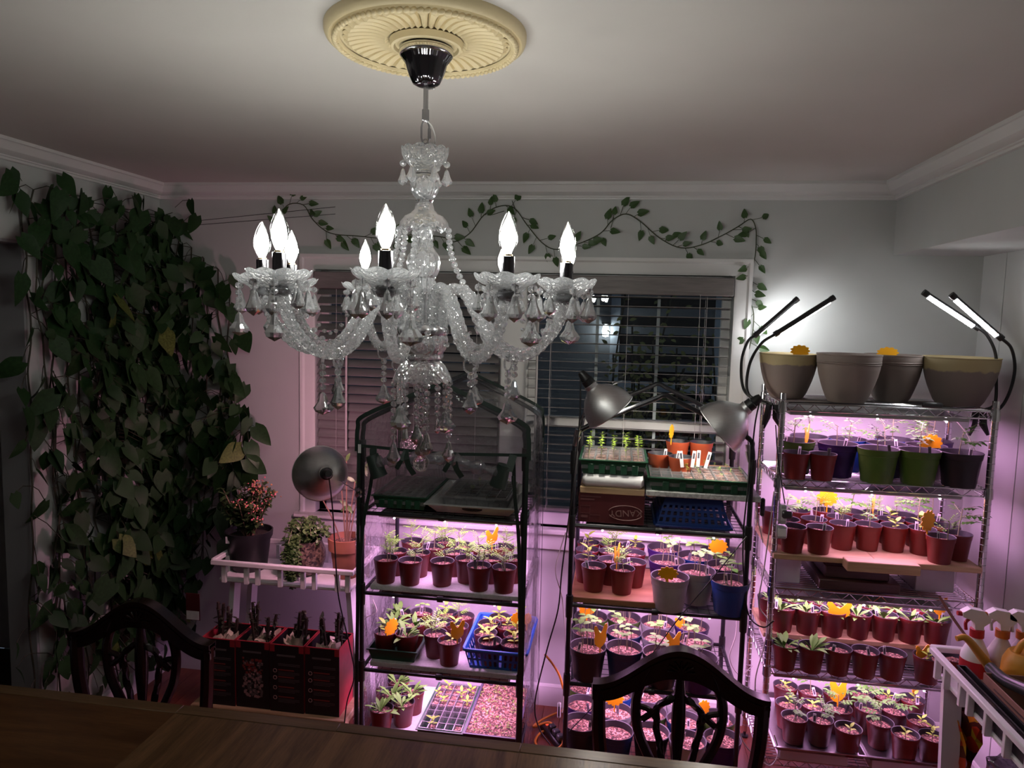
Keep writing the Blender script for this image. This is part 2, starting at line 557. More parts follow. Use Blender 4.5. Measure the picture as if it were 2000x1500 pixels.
def stained(name, c1, c2, z0, amp):
    m, nt, b, out = _new(name)
    N = nt.nodes; L = nt.links
    tc = N.new('ShaderNodeTexCoord'); sx = N.new('ShaderNodeSeparateXYZ'); L.new(tc.outputs['Object'], sx.inputs[0])
    nz = N.new('ShaderNodeTexNoise'); nz.inputs['Scale'].default_value = 26; nz.inputs['Detail'].default_value = 5
    L.new(tc.outputs['Object'], nz.inputs['Vector'])
    a = N.new('ShaderNodeMath'); a.operation = 'MULTIPLY_ADD'; a.inputs[1].default_value = amp; L.new(nz.outputs[0], a.inputs[0]); L.new(sx.outputs[2], a.inputs[2])
    g = N.new('ShaderNodeMapRange'); g.inputs[1].default_value = z0 - .003; g.inputs[2].default_value = z0 + .003; L.new(a.outputs[0], g.inputs[0])
    mx = N.new('ShaderNodeMix'); mx.data_type = 'RGBA'; mx.inputs[6].default_value = tuple(c1) + (1,); mx.inputs[7].default_value = tuple(c2) + (1,)
    L.new(g.outputs[0], mx.inputs[0]); L.new(mx.outputs[2], b.inputs['Base Color']); b.inputs['Roughness'].default_value = .6
    return m


M['stained'] = stained('stained_planter', (.20, .155, .14), (.40, .32, .17), .152, .03)
M['taupetop'] = mat('stained_planter_rim', (.42, .33, .17), .6, var=.2, scale=30)
M['packet'] = mat('dark_red_packet', (.09, .010, .014), .5)
M['cordk'] = mat('black_cord', (.01, .01, .011), .45)
M['cordw'] = mat('white_cord', (.55, .52, .48), .5)
M['cordo'] = mat('orange_cord', (.75, .27, .03), .45)
M['blind'] = wood('grey_blind_slat', (.17, .155, .155), (.26, .24, .24), .5, 'X', 8)
M['valance'] = wood('grey_valance', (.13, .115, .11), (.21, .185, .18), .5, 'X', 8)
M['cordb'] = mat('blind_cord', (.45, .42, .42), .6)
M['terra'] = mat('terracotta', (.27, .10, .055), .75, var=.15, scale=14)
M['blackceramic'] = mat('black_planter', (.012, .012, .014), .4)
M['tan'] = mat('kraft_paper', (.55, .47, .36), .8, var=.12, scale=20)
M['rosebox'] = mat('printed_box_black', (.016, .012, .014), .5)
M['rosered'] = mat('printed_box_red', (.40, .03, .045), .45, var=.15)
M['boxin'] = mat('box_inside', (.10, .07, .08), .7)
M['printred'] = mat('print_red', (.30, .05, .05), .6)
M['printgrey'] = mat('print_grey', (.14, .12, .13), .6)
M['printpink'] = mat('print_pink', (.45, .25, .26), .6)
M['cane'] = mat('rose_cane', (.035, .02, .014), .7, var=.3)
M['roseleaf'] = mat('rose_leaf', (.03, .035, .018), .6, var=.4)
M['kandybox'] = mat('maroon_carton', (.085, .012, .014), .55, var=.1)
M['kandyprint'] = mat('carton_print', (.26, .14, .13), .6)
M['yellow'] = mat('yellow_can', (.62, .28, .03), .45, var=.06)
M['redtrim'] = mat('red_trigger', (.40, .015, .025), .4)
M['orangecollar'] = mat('orange_collar', (.42, .12, .02), .45)
M['card'] = mat('cardboard', (.26, .13, .09), .7, var=.08)
M['greyplastic'] = mat('grey_wrap', (.05, .05, .055), .3)
M['bag'] = speckle('autumn_print', [(.45, .04, .01), (.10, .02, .01), (.60, .22, .01), (.04, .015, .01), (.5, .33, .02)], 28, .4, .1)
M['silver'] = clear('crinkled_plastic', (.42, .42, .45), .16, .1, .03, (.12, .11, .13), bump=.8)
M['siding'] = mat('neighbour_siding', (.20, .21, .22), .8, var=.06)
M['extwhite'] = mat('exterior_trim', (.42, .46, .50), .7)
M['extglass'] = mat('dark_pane', (.01, .012, .015), .08)
M['bushleaf'] = mat('shrub_leaf', (.19, .19, .05), .6, var=.5, scale=8)
M['lawn'] = mat('dark_lawn', (.03, .045, .02), .9, var=.4, scale=5)
M['kalleaf'] = mat('kalanchoe_leaf', (.045, .08, .025), .45, var=.35)
M['kalpink'] = mat('pink_buds', (.62, .17, .2), .6, var=.25)
M['kaltan'] = mat('dry_flower', (.42, .22, .10), .7, var=.3)
M['trail'] = mat('trailing_leaf', (.06, .12, .03), .5, var=.3)
M['mosaic'] = speckle('mosaic_pot', [(.03, .02, .02), (.10, .065, .05), (.18, .13, .10)], 120, .3, .4)
M['branch'] = mat('bare_branch', (.19, .11, .08), .7)
M['paper'] = mat('white_paper', (.75, .72, .74), .7)

for _n in ('leddot', 'redled'):
    M[_n].cycles.emission_sampling = 'NONE'
# ================================================================== the room
H = 2.44
XL, XR, XS = -1.9926, 1.7362, 1.3814
YB = -4.6
ZS = 2.1425
WX0, WX1, WZ0, WZ1 = -1.19, .74, .87, 2.045     # window opening
rnd = random.Random(7)

fl = struct('floor', MB().box(XL - 1.2, XR + .15, YB, .0, -.06, -.004), M['floorbase'])
pm = [MB().box(-.0405, .0405, 0, l, -.006, 0, .0012).mesh('plank', M['floorwood']) for l in (1.5, 1.1, .7)]
for i in range(47):
    x = XL + .041 + i * .0815
    y = -.002
    seq = [(i * 7) % 3, (i * 5 + 1) % 3, 0, 1, 0]
    for k in seq:
        l = (1.5, 1.1, .7)[k]
        y1 = y - l
        if y1 < YB:
            break
        link('plank', pm[k], fl, (x, y1 + .0008, 0), scale=(1, (l - .0016) / l, 1))
        y = y1

struct('ceiling', MB().box(XL - 1.2, XR + .15, YB, .15, H, H + .08), M['ceil'])
# back wall with the window hole
w = MB()
w.box(XL - 1.25, WX0, 0, .12, 0, H); w.box(WX1, XR + .12, 0, .12, 0, H)
w.box(WX0, WX1, 0, .12, 0, WZ0); w.box(WX0, WX1, 0, .12, WZ1, H)
struct('wall_back', w, M['wall'])
# left wall with the doorway nearer the camera
DY, DZ = -.826, 2.087
w = MB()
w.box(XL - .12, XL, DY, 0, 0, H); w.box(XL - .12, XL, YB, DY - 1.6, 0, H); w.box(XL - .12, XL, DY - 1.6, DY, DZ, H)
struct('wall_left', w, M['wall'])
w = MB()
w.box(XL - .125, XL - .002, DY - .012, DY + .0, 0, DZ); w.box(XL - .125, XL - .002, DY - 1.6, DY - 1.588, 0, DZ); w.box(XL - .125, XL - .002, DY - 1.6, DY, DZ - .012, DZ)
struct('door_1', w, M['jamb'])
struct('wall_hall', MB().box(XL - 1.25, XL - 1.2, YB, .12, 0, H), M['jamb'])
struct('wall_right', MB().box(XR, XR + .12, YB, 0, 0, H), M['wall'])
struct('wall_front', MB().box(XL - 1.2, XR + .12, YB - .1, YB, 0, H), M['wall'])
struct('soffit', MB().box(XS, XR, YB, 0, ZS, H), M['wall'])
# crown moulding: profile (out from wall, down from ceiling)
prof = [(0, 0), (.07, 0), (.07, -.012), (.064, -.014), (.058, -.02), (.046, -.04), (.03, -.05), (.018, -.053), (.018, -.058), (.012, -.060), (.011, -.068), (0, -.070)]
def crown(name, pts):
    fr = []
    for p, sd in pts:
        fr.append((p, sd, (0, 0, 1)))
    return struct(name, MB().sweep(fr, prof), M['trim'], True, .4)
crown('trim_1', [((XL, 0, H), (1, -1, 0)), ((XS, 0, H), (-1, -1, 0))])
crown('trim_2', [((XL, YB, H), (1, 0, 0)), ((XL, 0, H), (1, -1, 0))])
crown('trim_3', [((XS, 0, H), (-1, -1, 0)), ((XS, YB, H), (-1, 0, 0))])
bprof = [(0, 0), (.016, 0), (.016, .075), (.012, .085), (.012, .094), (.006, .102), (0, .104)]
def base(name, pts):
    return struct(name, MB().sweep([(p, s, (0, 0, 1)) for p, s in pts], bprof), M['trim'], True, .4)
base('baseboard_back', [((XL, 0, 0), (0, -1, 0)), ((XR, 0, 0), (0, -1, 0))])
base('baseboard_left', [((XL, DY, 0), (1, 0, 0)), ((XL, 0, 0), (1, 0, 0))])
base('baseboard_right', [((XR, 0, 0), (-1, 0, 0)), ((XR, YB, 0), (-1, 0, 0))])
# vertical battens on the right wall
for k, y in enumerate((-.18, -.38, -.60, -.84, -1.1)):
    struct('trim_%d' % (4 + k), MB().box(XR - .003, XR, y - .006, y + .006, .105, ZS, .001), M['wall'])

# ------------------------------------------------------------------ window
win = link('window_1', None, None, ((WX0 + WX1) / 2, 0, WZ0)); win['kind'] = 'structure'
XM0, XM1 = at(977, 720, Y=-.02).x, at(1027, 720, Y=-.02).x
cp = [(0, 0), (0, .014), (.012, .018), (.05, .018), (.058, .026), (.072, .026), (.074, 0)]
def casing(pts):
    mb = MB()
    vs = []; n = len(cp); fs = []
    for (p, out) in pts:
        for a, b in cp:
            vs.append((p[0] + out[0] * a, -b, p[1] + out[1] * a))
    for i in range(len(pts) - 1):
        for k in range(n - 1):
            fs.append((i * n + k, i * n + k + 1, (i + 1) * n + k + 1, (i + 1) * n + k))
    return mb.add(vs, fs)
part('casing', casing([((WX0, WZ0), (-1, 0)), ((WX0, WZ1), (-1, 1)), ((WX1, WZ1), (1, 1)), ((WX1, WZ0), (1, 0))]), M['trim'], win, True, .4)
part('sill', MB().box(WX0 - .1, WX1 + .1, -.05, .1, WZ0 - .025, WZ0, .006), M['trim'], win)
part('apron', MB().box(WX0 - .07, WX1 + .07, -.018, 0, WZ0 - .105, WZ0 - .025, .004), M['trim'], win)
part('mullion', MB().box(XM0, XM1, -.018, .11, WZ0, WZ1, .004), M['trim'], win)
for j, (a, b) in enumerate(((WX0, XM0), (XM1, WX1))):
    zm = 1.365
    s = part('upper_sash', MB().box(a, b, .062, .095, WZ1 - .04, WZ1, .003).box(a, b, .062, .095, zm - .02, zm + .02, .003).box(a, a + .04, .062, .095, zm, WZ1, .003).box(b - .04, b, .062, .095, zm, WZ1, .003), M['trim'], win)
    part('pane', MB().box(a + .04, b - .04, .077, .081, zm + .02, WZ1 - .04), M['glass'], s, False)
    s2 = part('lower_sash', MB().box(a, b, .035, .06, WZ0, WZ0 + .06, .003).box(a, b, .035, .06, zm - .028, zm + .018, .003).box(a, a + .04, .035, .06, WZ0, zm, .003).box(b - .04, b, .035, .06, WZ0, zm, .003), M['trim'], win)
    part('pane', MB().box(a + .04, b - .04, .046, .050, WZ0 + .06, zm - .028), M['glass'], s2, False)
    mm = MB()
    for t in (1 / 3, 2 / 3):
        x = a + .04 + (b - a - .08) * t
        mm.box(x - .007, x + .007, .084, .094, zm + .02, WZ1 - .04).box(x - .007, x + .007, .052, .060, WZ0 + .06, zm - .028)
    part('muntin', mm, M['trim'], win, False)

# ------------------------------------------------------------------ blinds
for j, (a, b, ang, zbot) in enumerate(((WX0 + .008, XM0 - .004, -40, .93), (XM1 + .004, WX1 - .008, 5, .95))):
    bl = thing('window_blind', ('grey slatted blind nearly closed over the left half of the window', 'grey slatted blind tilted open over the right half of the window')[j], 'blind', ((a + b) / 2, .0, zbot), 'blinds in the window')
    part('valance', MB().box(a - .002, b + .002, -.045, -.03, 1.955, 2.035, .004).box(a - .002, a + .01, -.03, .025, 1.955, 2.035).box(b - .01, b + .002, -.03, .025, 1.955, 2.035), M['valance'], bl)
    part('head_rail', MB().box(a + .01, b - .01, -.028, .022, 1.97, 2.03, .003), M['blind'], bl)
    L = b - a - .012
    sm = MB(); vs = []; fs = []
    # a slightly crowned slat
    sec = [(-.025, 0), (-.012, .0012), (0, .0016), (.012, .0012), (.025, 0), (.025, -.0022), (0, -.0006), (-.025, -.0022)]
    for x in (-L / 2, L / 2):
        vs += [(x, p, q) for p, q in sec]
    for k in range(8):
        l = (k + 1) % 8
        fs.append((k, l, l + 8, k + 8))
    fs += [tuple(range(8))[::-1], tuple(range(8, 16))]
    me = sm.add(vs, fs).mesh('slat', M['blind'], True, .6)
    z = 1.945; k = 0
    while z > zbot + .03:
        t = radians(ang + (-(12 if (z < 1.36) else 0) if j == 0 else 0) + rnd.uniform(-1.5, 1.5))
        link('slat', me, bl, (0, -.003, z - zbot), (-t, 0, rnd.uniform(-.002, .002)))
        z -= .0425; k += 1
    part('bottom_rail', MB().box(a + .006, b - .006, -.026, .02, zbot, zbot + .018, .004), M['blind'], bl)
    cords = MB()
    for t in (.12, .5, .88):
        x = a + (b - a) * t
        cords.tube([(x, -.031, 1.96), (x, -.031, zbot + .01)], .0011, 5).tube([(x, .027, 1.96), (x, .027, zbot + .01)], .0011, 5)
    part('ladder_cord', cords, M['cordb'], bl)
    xw = a + (.045 if j == 0 else .05) + .12 * (1 - j)
    part('tilt_wand', MB().tube([(xw, -.052, 1.95), (xw, -.052, 1.19 if j == 0 else 1.08)], .005, 8), M['cordb'], bl)
    xc = b - (.14 if j else .40)
    part('lift_cord', MB().tube([(xc, -.05, 1.96), (xc + .004, -.052, 1.22)], .0012, 5).tube([(xc + .004, -.052, 1.225), (xc + .004, -.052, 1.18)], [.003, .009], 8), M['cordb'], bl)

# ------------------------------------------------------------------ outside the window
YO = 2.3
nh = thing('neighbour_house', 'grey sided neighbouring house seen in the dark through the window', 'house', (0, YO, -.6))
sd = MB().box(-2.6, 2.6, -.012, .012, 0, .155).mesh('siding_board', M['siding'], False)
for k in range(24):
    link('siding_board', sd, nh, (0, .0, .14 * k), (radians(5), 0, 0))
part('house_wall', MB().box(-2.6, 2.6, YO + .02, YO + .2, -.6, 3.0), M['siding'], nh, False)
part('house_eave', MB().box(-2.7, 2.7, YO - .5, YO + .1, 2.32, 2.5, .01), M['extwhite'], nh)
for xw0, xw1 in ((.18, 1.02), (1.1, 1.95), (-1.6, -.75)):
    f = MB().box(xw0, xw0 + .07, YO - .05, YO, .55, 2.1).box(xw1 - .07, xw1, YO - .05, YO, .55, 2.1).box(xw0, xw1, YO - .05, YO, 2.03, 2.1).box(xw0, xw1, YO - .05, YO, .55, .63).box(xw0, xw1, YO - .05, YO, 1.3, 1.37)
    wf = part('window_frame', f, M['extwhite'], nh, False)
    part('pane', MB().box(xw0 + .07, xw1 - .07, YO - .02, YO - .014, .63, 2.03), M['extglass'], wf, False)
struct('ground_outside', MB().box(-4, 4, .12, 5, -.7, -.6), M['lawn'])
sh = thing('shrub', 'leafy shrub in the dark outside the right half of the window', 'shrub', (1.0, 1.55, -.6))
mb = MB(); tw = MB()
for k in range(34):
    x = rnd.uniform(.15, 1.75); z0 = rnd.uniform(-.5, .5); y = rnd.uniform(1.3, 1.75)
    top = Vector((x + rnd.uniform(-.25, .25), y + rnd.uniform(-.1, .1), rnd.uniform(1.2, 2.25)))
    p = bez([(x * .6 + .4, y, -.6), (x, y, z0), ((x + top.x) / 2 + rnd.uniform(-.08, .08), y, (z0 + top.z) / 2), top], 5)
    tw.tube(p, .006, 4)
    for q in p[5:]:
        for _ in range(5):
            d = Vector((rnd.uniform(-1, 1), rnd.uniform(-1, .3), rnd.uniform(-.6, .6)))
            mb.leaf(q + Vector((rnd.gauss(0, .05), rnd.gauss(0, .05), rnd.gauss(0, .05))), d, (rnd.uniform(-.4, .4), -1, .6), .05, .026, rows=3)
part('branch', tw, M['vine'], sh)
o = part('foliage', mb, M['bushleaf'], sh); o['kind'] = 'stuff'
# a small bright porch light far outside
pl = thing('porch_light', 'small bright porch lamp shining outside the window', 'lamp', at(1183, 645, Y=2.2))
q = at(1183, 645, Y=2.2)
part('lamp_glass', MB().lathe([(.0, -.05), (.022, -.045), (.026, 0), (.016, .04), (0, .045)], 12, Matrix.Translation(q)), emission('porch_bulb', (.9, .97, 1), 14), pl)
part('lamp_bracket', MB().box(q.x - .03, q.x + .03, q.y - .02, YO, q.z + .045, q.z + .06, .004), M['blackmetal'], pl)
# ================================================================== ceiling medallion
CX, CYY = -.176, -1.745
md = thing('ceiling_medallion', 'round cream fluted plaster medallion on the ceiling above the chandelier', 'ceiling medallion', (CX, CYY, H))
T = Matrix.Translation((CX, CYY, H)) @ Matrix.Rotation(pi, 4, 'X')
RM = .212
part('outer_rim', MB().lathe([(RM * .86, .0), (RM, 0), (RM, .010), (RM * .985, .018), (RM * .955, .022), (RM * .93, .020), (RM * .915, .025), (RM * .885, .028), (RM * .86, .026), (RM * .845, .020)], 96, T), M['medal'], md)
mb = MB()
for k in range(92):
    a = 2 * pi * k / 92
    mm = T @ Matrix.Rotation(a, 4, 'Z') @ Matrix.Translation((RM * .895, 0, .027)) @ Matrix.Rotation(.6, 4, 'Z')
    mb.ico((0, 0, 0), .0075, mm @ Matrix.Diagonal((.75, 1.15, .8, 1)), 1)
o = part('rope_bead', mb, M['medal'], md); o['kind'] = 'stuff'
def dish(r):
    t = max(0, min(1, (r - RM * .26) / (RM * .56)))
    return .030 - .012 * sin(pi * t) + .0 * t
part('dish', MB().lathe([(RM * .20, .03)] + [(RM * (.24 + .62 * i / 10), dish(RM * (.24 + .62 * i / 10)) - .0125) for i in range(11)], 96, T), M['medal'], md)
# the raised flutes, one by one
fm = MB(); n = 9
vs = []; fs = []
for i in range(n + 1):
    t = i / n
    r = RM * (.36 + .46 * t)
    wd = r * (pi / 42) * (.93 if t < .95 else .5)
    hh = dish(r)
    for s_, up in ((-1, .0), (-.7, .008), (0, .0115), (.7, .008), (1, .0)):
        vs.append((r, wd * s_, hh - .011 + (up if 0 < i < n else 0)))
for i in range(n):
    for k in range(4):
        fs.append((i * 5 + k, (i + 1) * 5 + k, (i + 1) * 5 + k + 1, i * 5 + k + 1))
fme = fm.add(vs, fs).mesh('flute', M['medal'])
for k in range(42):
    o = link('flute', fme, md); o.matrix_local = Matrix.Rotation(pi, 4, 'X') @ Matrix.Rotation(2 * pi * k / 42, 4, 'Z')
part('inner_ring', MB().lathe([(RM * .17, .022), (RM * .17, .027), (RM * .27, .028), (RM * .285, .025), (RM * .31, .025), (RM * .325, .031), (RM * .35, .030), (RM * .37, .018)], 64, T), M['medal'], md)

# ================================================================== chandelier
ch = thing('chandelier', 'ten-light crystal chandelier with lit candle bulbs hanging from the ceiling medallion', 'chandelier', (CX, CYY, 1.5))
CT = Matrix.Translation((CX, CYY, 0))
def cl(name, prof, m, n=40, fn=None, **k):
    return part(name, MB().lathe(prof, n, CT, fn=fn), M[m], ch, **k)
def flut(nf, amp):
    return lambda r, z, a: (r * (1 + amp * cos(nf * a)), z)
cl('canopy', [(.0, 2.402), (.052, 2.402), (.053, 2.392), (.047, 2.384), (.044, 2.380), (.040, 2.366), (.034, 2.350), (.028, 2.338), (.018, 2.333), (.0, 2.332)], 'darkchrome', 48, flut(16, .025))
cl('canopy_rim', [(.0, 2.408), (.056, 2.408), (.058, 2.402), (.056, 2.395), (.048, 2.392)], 'chrome', 48)
cl('hanging_rod', [(.0, 2.335), (.0055, 2.335), (.0055, 2.285), (.008, 2.284), (.008, 2.262), (.004, 2.260), (0, 2.26)], 'steel', 12)
part('set_screw', MB().tube([(CX, CYY - .004, 2.325), (CX + .018, CYY - .006, 2.326)], .0016, 6).ico((CX + .019, CYY - .006, 2.326), .003), M['steel'], ch)
def linkmesh(w, h, r, z, rot):
    P = []
    for k in range(20):
        a = 2 * pi * k / 20
        P.append((w * cos(a), 0, h * sin(a) + (.4 * h if sin(a) > 0 else -.4 * h) * 1))
    return MB().tube(P, r, 6, closed=True, M=Matrix.Translation((CX, CYY, z)) @ Matrix.Rotation(rot, 4, 'Z'))
part('carabiner', linkmesh(.0085, .017, .0022, 2.238, .25).tube([(CX + .0083, CYY + .002, 2.245), (CX + .0083, CYY + .002, 2.224)], .0038, 8), M['steel'], ch)
part('chain_link', linkmesh(.008, .013, .0018, 2.205, -.2), M['steel'], ch)
part('lamp_wire', MB().tube(bez([(CX + .003, CYY, 2.262), (CX + .014, CYY, 2.25), (CX + .022, CYY - .002, 2.225), (CX + .018, CYY, 2.2), (CX + .008, CYY, 2.185)], 5), .0017, 6), M['whitep'], ch)
def scal(nf, amp, lo):
    # scalloped, flaring rim: only the upper part of the profile waves
    def f(r, z, a):
        t = max(0, (r - lo) / .02)
        t = min(1, t)
        s_ = abs(cos(nf * a / 2))
        return (r * (1 + .5 * amp * s_ * t), z + .16 * amp * s_ * t)
    return f
cl('crown_bowl', [(.004, 2.150), (.018, 2.152), (.024, 2.160), (.034, 2.168), (.045, 2.178), (.050, 2.192), (.051, 2.200), (.048, 2.199), (.046, 2.192), (.042, 2.181), (.030, 2.172), (.016, 2.166), (.004, 2.164)], 'pan', 72, scal(12, .04, .035))
def diamond(r, z, a):
    return (r * (1 + .022 * sin(14 * a + z * 900) * sin(14 * a - z * 900)), z)
cl('collar', [(.0, 2.158), (.016, 2.158), (.019, 2.154), (.019, 2.150), (.0, 2.149)], 'chrome', 24)
def ballp(r0, zc, sz=1., n=14, a0=.35, a1=pi - .35):
    return [(r0 * sin(a0 + (a1 - a0) * i / n), zc + r0 * sz * cos(a0 + (a1 - a0) * i / n)) for i in range(n + 1)]
cl('cut_ball', ballp(.031, 2.124), 'arm', 84, diamond)
cl('collar', [(.0, 2.098), (.017, 2.098), (.020, 2.094), (.017, 2.090), (.0, 2.089)], 'chrome', 24)
cl('skirt_dish', [(.012, 2.089), (.018, 2.088), (.022, 2.074), (.030, 2.066), (.042, 2.060), (.052, 2.048), (.055, 2.036), (.053, 2.036), (.049, 2.046), (.040, 2.055), (.028, 2.061), (.014, 2.066)], 'pan', 72, lambda r, z, a: (r, z - (.006 * abs(cos(6 * a)) if r > .046 else 0)))
cl('cut_stem', [(.0, 2.062), (.017, 2.062), (.018, 2.05), (.018, 2.02), (.017, 2.012)], 'arm', 84, diamond)
cl('fluted_neck', [(.017, 2.014), (.0175, 2.006), (.019, 1.995), (.026, 1.985)], 'arm', 80, flut(20, .04))
cl('cut_vase', [(.026, 1.986), (.033, 1.976), (.0365, 1.962), (.035, 1.946), (.029, 1.934), (.024, 1.928)], 'arm', 84, diamond)
cl('fluted_foot', [(.024, 1.93), (.021, 1.918), (.020, 1.905), (.017, 1.892), (.0, 1.89)], 'arm', 80, flut(18, .05))
cl('center_rod', [(.0, 1.895), (.008, 1.893), (.008, 1.83), (.011, 1.828), (.011, 1.80), (.0, 1.80)], 'chrome', 16)
cl('arm_hub', [(.0, 1.828), (.05, 1.826), (.056, 1.818), (.056, 1.808), (.05, 1.80), (.0, 1.799)], 'chrome', 40)
cl('hub_bowl', [(.052, 1.805), (.056, 1.795), (.052, 1.775), (.044, 1.762), (.040, 1.758)], 'pan', 64, flut(16, .02))
cl('hub_ring', [(.030, 1.764), (.044, 1.764), (.046, 1.758), (.044, 1.752), (.030, 1.752)], 'pan', 40, flut(20, .02))
cl('lower_dish', [(.030, 1.754), (.040, 1.748), (.050, 1.738), (.060, 1.722), (.066, 1.706), (.064, 1.705), (.056, 1.718), (.046, 1.732), (.034, 1.742)], 'pan', 72, lambda r, z, a: (r, z - (.006 * abs(cos(8 * a)) if r > .058 else 0)))

# shared small pieces
def bead_mesh(r, sz=1.):
    return MB().ico((0, 0, 0), r, None, 1, sz).mesh('bead', M['crystal'], False)
BEAD = bead_mesh(.0074, .95); BEADS = bead_mesh(.0058, .85); BIGBALL = MB().ico((0, 0, 0), .0185, None, 2).mesh('crystal_ball', M['crystal'], False)
def prism_mesh(L, W, kind):
    mb = MB()
    if kind == 'drop':
        pr = [(.0015, 0), (W * .17, -L * .1), (W * .3, -L * .42), (W * .5, -L * .70), (W * .4, -L * .83), (.0, -L)]
        mb.lathe(pr, 8, Matrix.Diagonal((1, .62, 1, 1)))
    elif kind == 'maple':
        pr = [(.0015, 0), (W * .16, -L * .1), (W * .26, -L * .40), (W * .52, -L * .68), (W * .42, -L * .84), (.0, -L)]
        mb.lathe(pr, 10, Matrix.Diagonal((1, .4, 1, 1)), fn=lambda r, z, a: (r * (1 + .16 * cos(5 * a)), z))
    else:
        pr = [(.0012, 0), (W * .3, -L * .15), (W * .42, -L * .7), (W * .5, -L * .8), (.0, -L)]
        mb.lathe(pr, 6)
    return mb.mesh('prism_' + kind, M['crystal'], False)
PD = prism_mesh(.050, .031, 'drop'); PMP = prism_mesh(.050, .040, 'maple'); PS = prism_mesh(.036, .016, 'spear'); PDS = prism_mesh(.036, .026, 'drop')
def cpl(name, me, p, rz=0.):
    return link(name, me, ch, Vector(p) - WL[ch.name], (0, 0, rz))
def strand(p, nb, tip, step=.0148, big=BEAD, seed=0):
    """beads hanging straight down from p, a prism at the end"""
    p = Vector(p)
    r_ = random.Random(seed)
    wire = MB().tube([p, p - Vector((0, 0, step * (nb + .6)))], .0005, 4)
    part('wire', wire, M['steel'], ch)
    for k in range(nb):
        cpl('bead', big, p - Vector((0, 0, step * (k + .6))), r_.random())
    if tip is not None:
        cpl('prism_pendant' if tip is not BIGBALL else 'crystal_ball', tip, p - Vector((0, 0, step * (nb + .35) + (.018 if tip is BIGBALL else 0))), r_.uniform(-.4, .4))
def swag(p, q, nb, sag, seed=0):
    p = Vector(p); q = Vector(q)
    for k in range(nb):
        t = (k + .5) / nb
        c = p.lerp(q, t) - Vector((0, 0, sag * 4 * t * (1 - t)))
        cpl('bead', BEADS, c, k * .7)

# arms
_fx, _fy = (CAM.x - CX), (CAM.y - CYY)
_n = hypot(_fx, _fy); _fx /= _n; _fy /= _n
RA = .34
def adir(a):
    t = radians(a)
    return Vector((_fx * cos(t) - _fy * sin(t), _fy * cos(t) + _fx * sin(t), 0))
arm_rz = [(.045, 1.815), (.046, 1.85), (.052, 1.885), (.075, 1.905), (.105, 1.895), (.135, 1.85), (.17, 1.795), (.215, 1.768), (.265, 1.775), (.305, 1.81), (.328, 1.85), (.335, 1.887)]
ap = bez([(r, 0, z) for r, z in arm_rz], 14)
ARM = MB().tube(ap, [.0104 for i in range(len(ap))], 24, lob=5, lobd=.15, twist=1.35).mesh('arm', M['arm'])
PAN = MB().lathe([(.006, -.006), (.022, -.007), (.027, .000), (.036, .007), (.047, .011), (.056, .017), (.0595, .024), (.0575, .024), (.053, .018), (.045, .014), (.034, .010), (.022, .004), (.008, .003)], 80, fn=scal(10, .045, .045)).mesh('drip_pan', M['pan'])
CUP = MB().lathe([(.0, -.020), (.012, -.020), (.024, -.014), (.026, -.010), (.026, -.006), (.0, -.005)], 24).mesh('arm_cup', M['pan'])
SLEEVE = MB().lathe([(.0, .0), (.0125, .0), (.0125, .071), (.0105, .072), (.0, .072)], 24).mesh('candle_sleeve', M['darkchrome'])
SOCK = MB().lathe([(.0, .050), (.0085, .050), (.0085, .056), (.0, .056)], 16).mesh('bulb_collar', M['brass'])
bp = [(.0075, .055), (.0085, .058), (.013, .066), (.0172, .078), (.0178, .086), (.0165, .098), (.0125, .112), (.0075, .123), (.003, .130), (.0, .132)]
GLASS = MB().lathe(bp, 24).mesh('bulb', M['bulbglass'])
CORE = MB().lathe([(.0, .0585), (.006, .0595), (.0108, .069), (.0140, .079), (.0143, .088), (.0122, .100), (.008, .110), (.0035, .117), (0, .119)], 9).mesh('lit_core', M['bulbcore'])
STEMRING = MB().tube([(.016 * cos(2 * pi * k / 20), 0, .016 * sin(2 * pi * k / 20)) for k in range(20)], .0022, 6, closed=True).mesh('glass_ring', M['pan'])
ANG = [-154, -116, -90, -51, -11, 26, 55, 101, 143, 178]
for i, a in enumerate(ANG):
    d = adir(a)
    rz = atan2(d.y, d.x)
    pan = Vector((CX, CYY, 1.897)) + d * RA
    b = Vector((CX, CYY, 0))
    link('arm', ARM, ch, b - WL[ch.name], (0, 0, rz))
    cpl('arm_cup', CUP, pan, rz)
    cpl('drip_pan', PAN, pan, rz)
    cpl('candle_sleeve', SLEEVE, pan - Vector((0, 0, .012)), rz)
    cpl('bulb_collar', SOCK, pan + Vector((0, 0, .007)))
    bu = cpl('bulb', GLASS, pan + Vector((0, 0, .007)))
    link('lit_core', CORE, bu)
    # pendants around the pan rim
    sdv = Vector((-d.y, d.x, 0))
    for k in range(7):
        ph = 2 * pi * k / 7 + .3 * i
        e = pan + (d * cos(ph) + sdv * sin(ph)) * .051 + Vector((0, 0, .012))
        if k == 1 or k == 3:
            strand(e, 1, PDS, seed=i * 9 + k)
        elif k == 0:
            strand(e, 4, PMP, seed=i * 9 + k)
        else:
            strand(e, 1, PD, seed=i * 9 + k)
    # hanging at the bottom of the U
    u = Vector((CX, CYY, 1.755)) + d * .215
    rg = cpl('glass_ring', STEMRING, u - Vector((0, 0, .002)), rz + pi / 2)
    strand(u - Vector((0, 0, .016)), 2 if i % 2 else 4, PD if i % 2 else PMP, seed=i * 5)
    # beads draped from the pan to the next arm
    d2 = adir(ANG[(i + 1) % 10])
    if i not in (6, 9):
        swag(pan + (d2 - d) * .05 - Vector((0, 0, .0)), Vector((CX, CYY, 1.897)) + d2 * RA - (d2 - d) * .05, 9, .10, i)
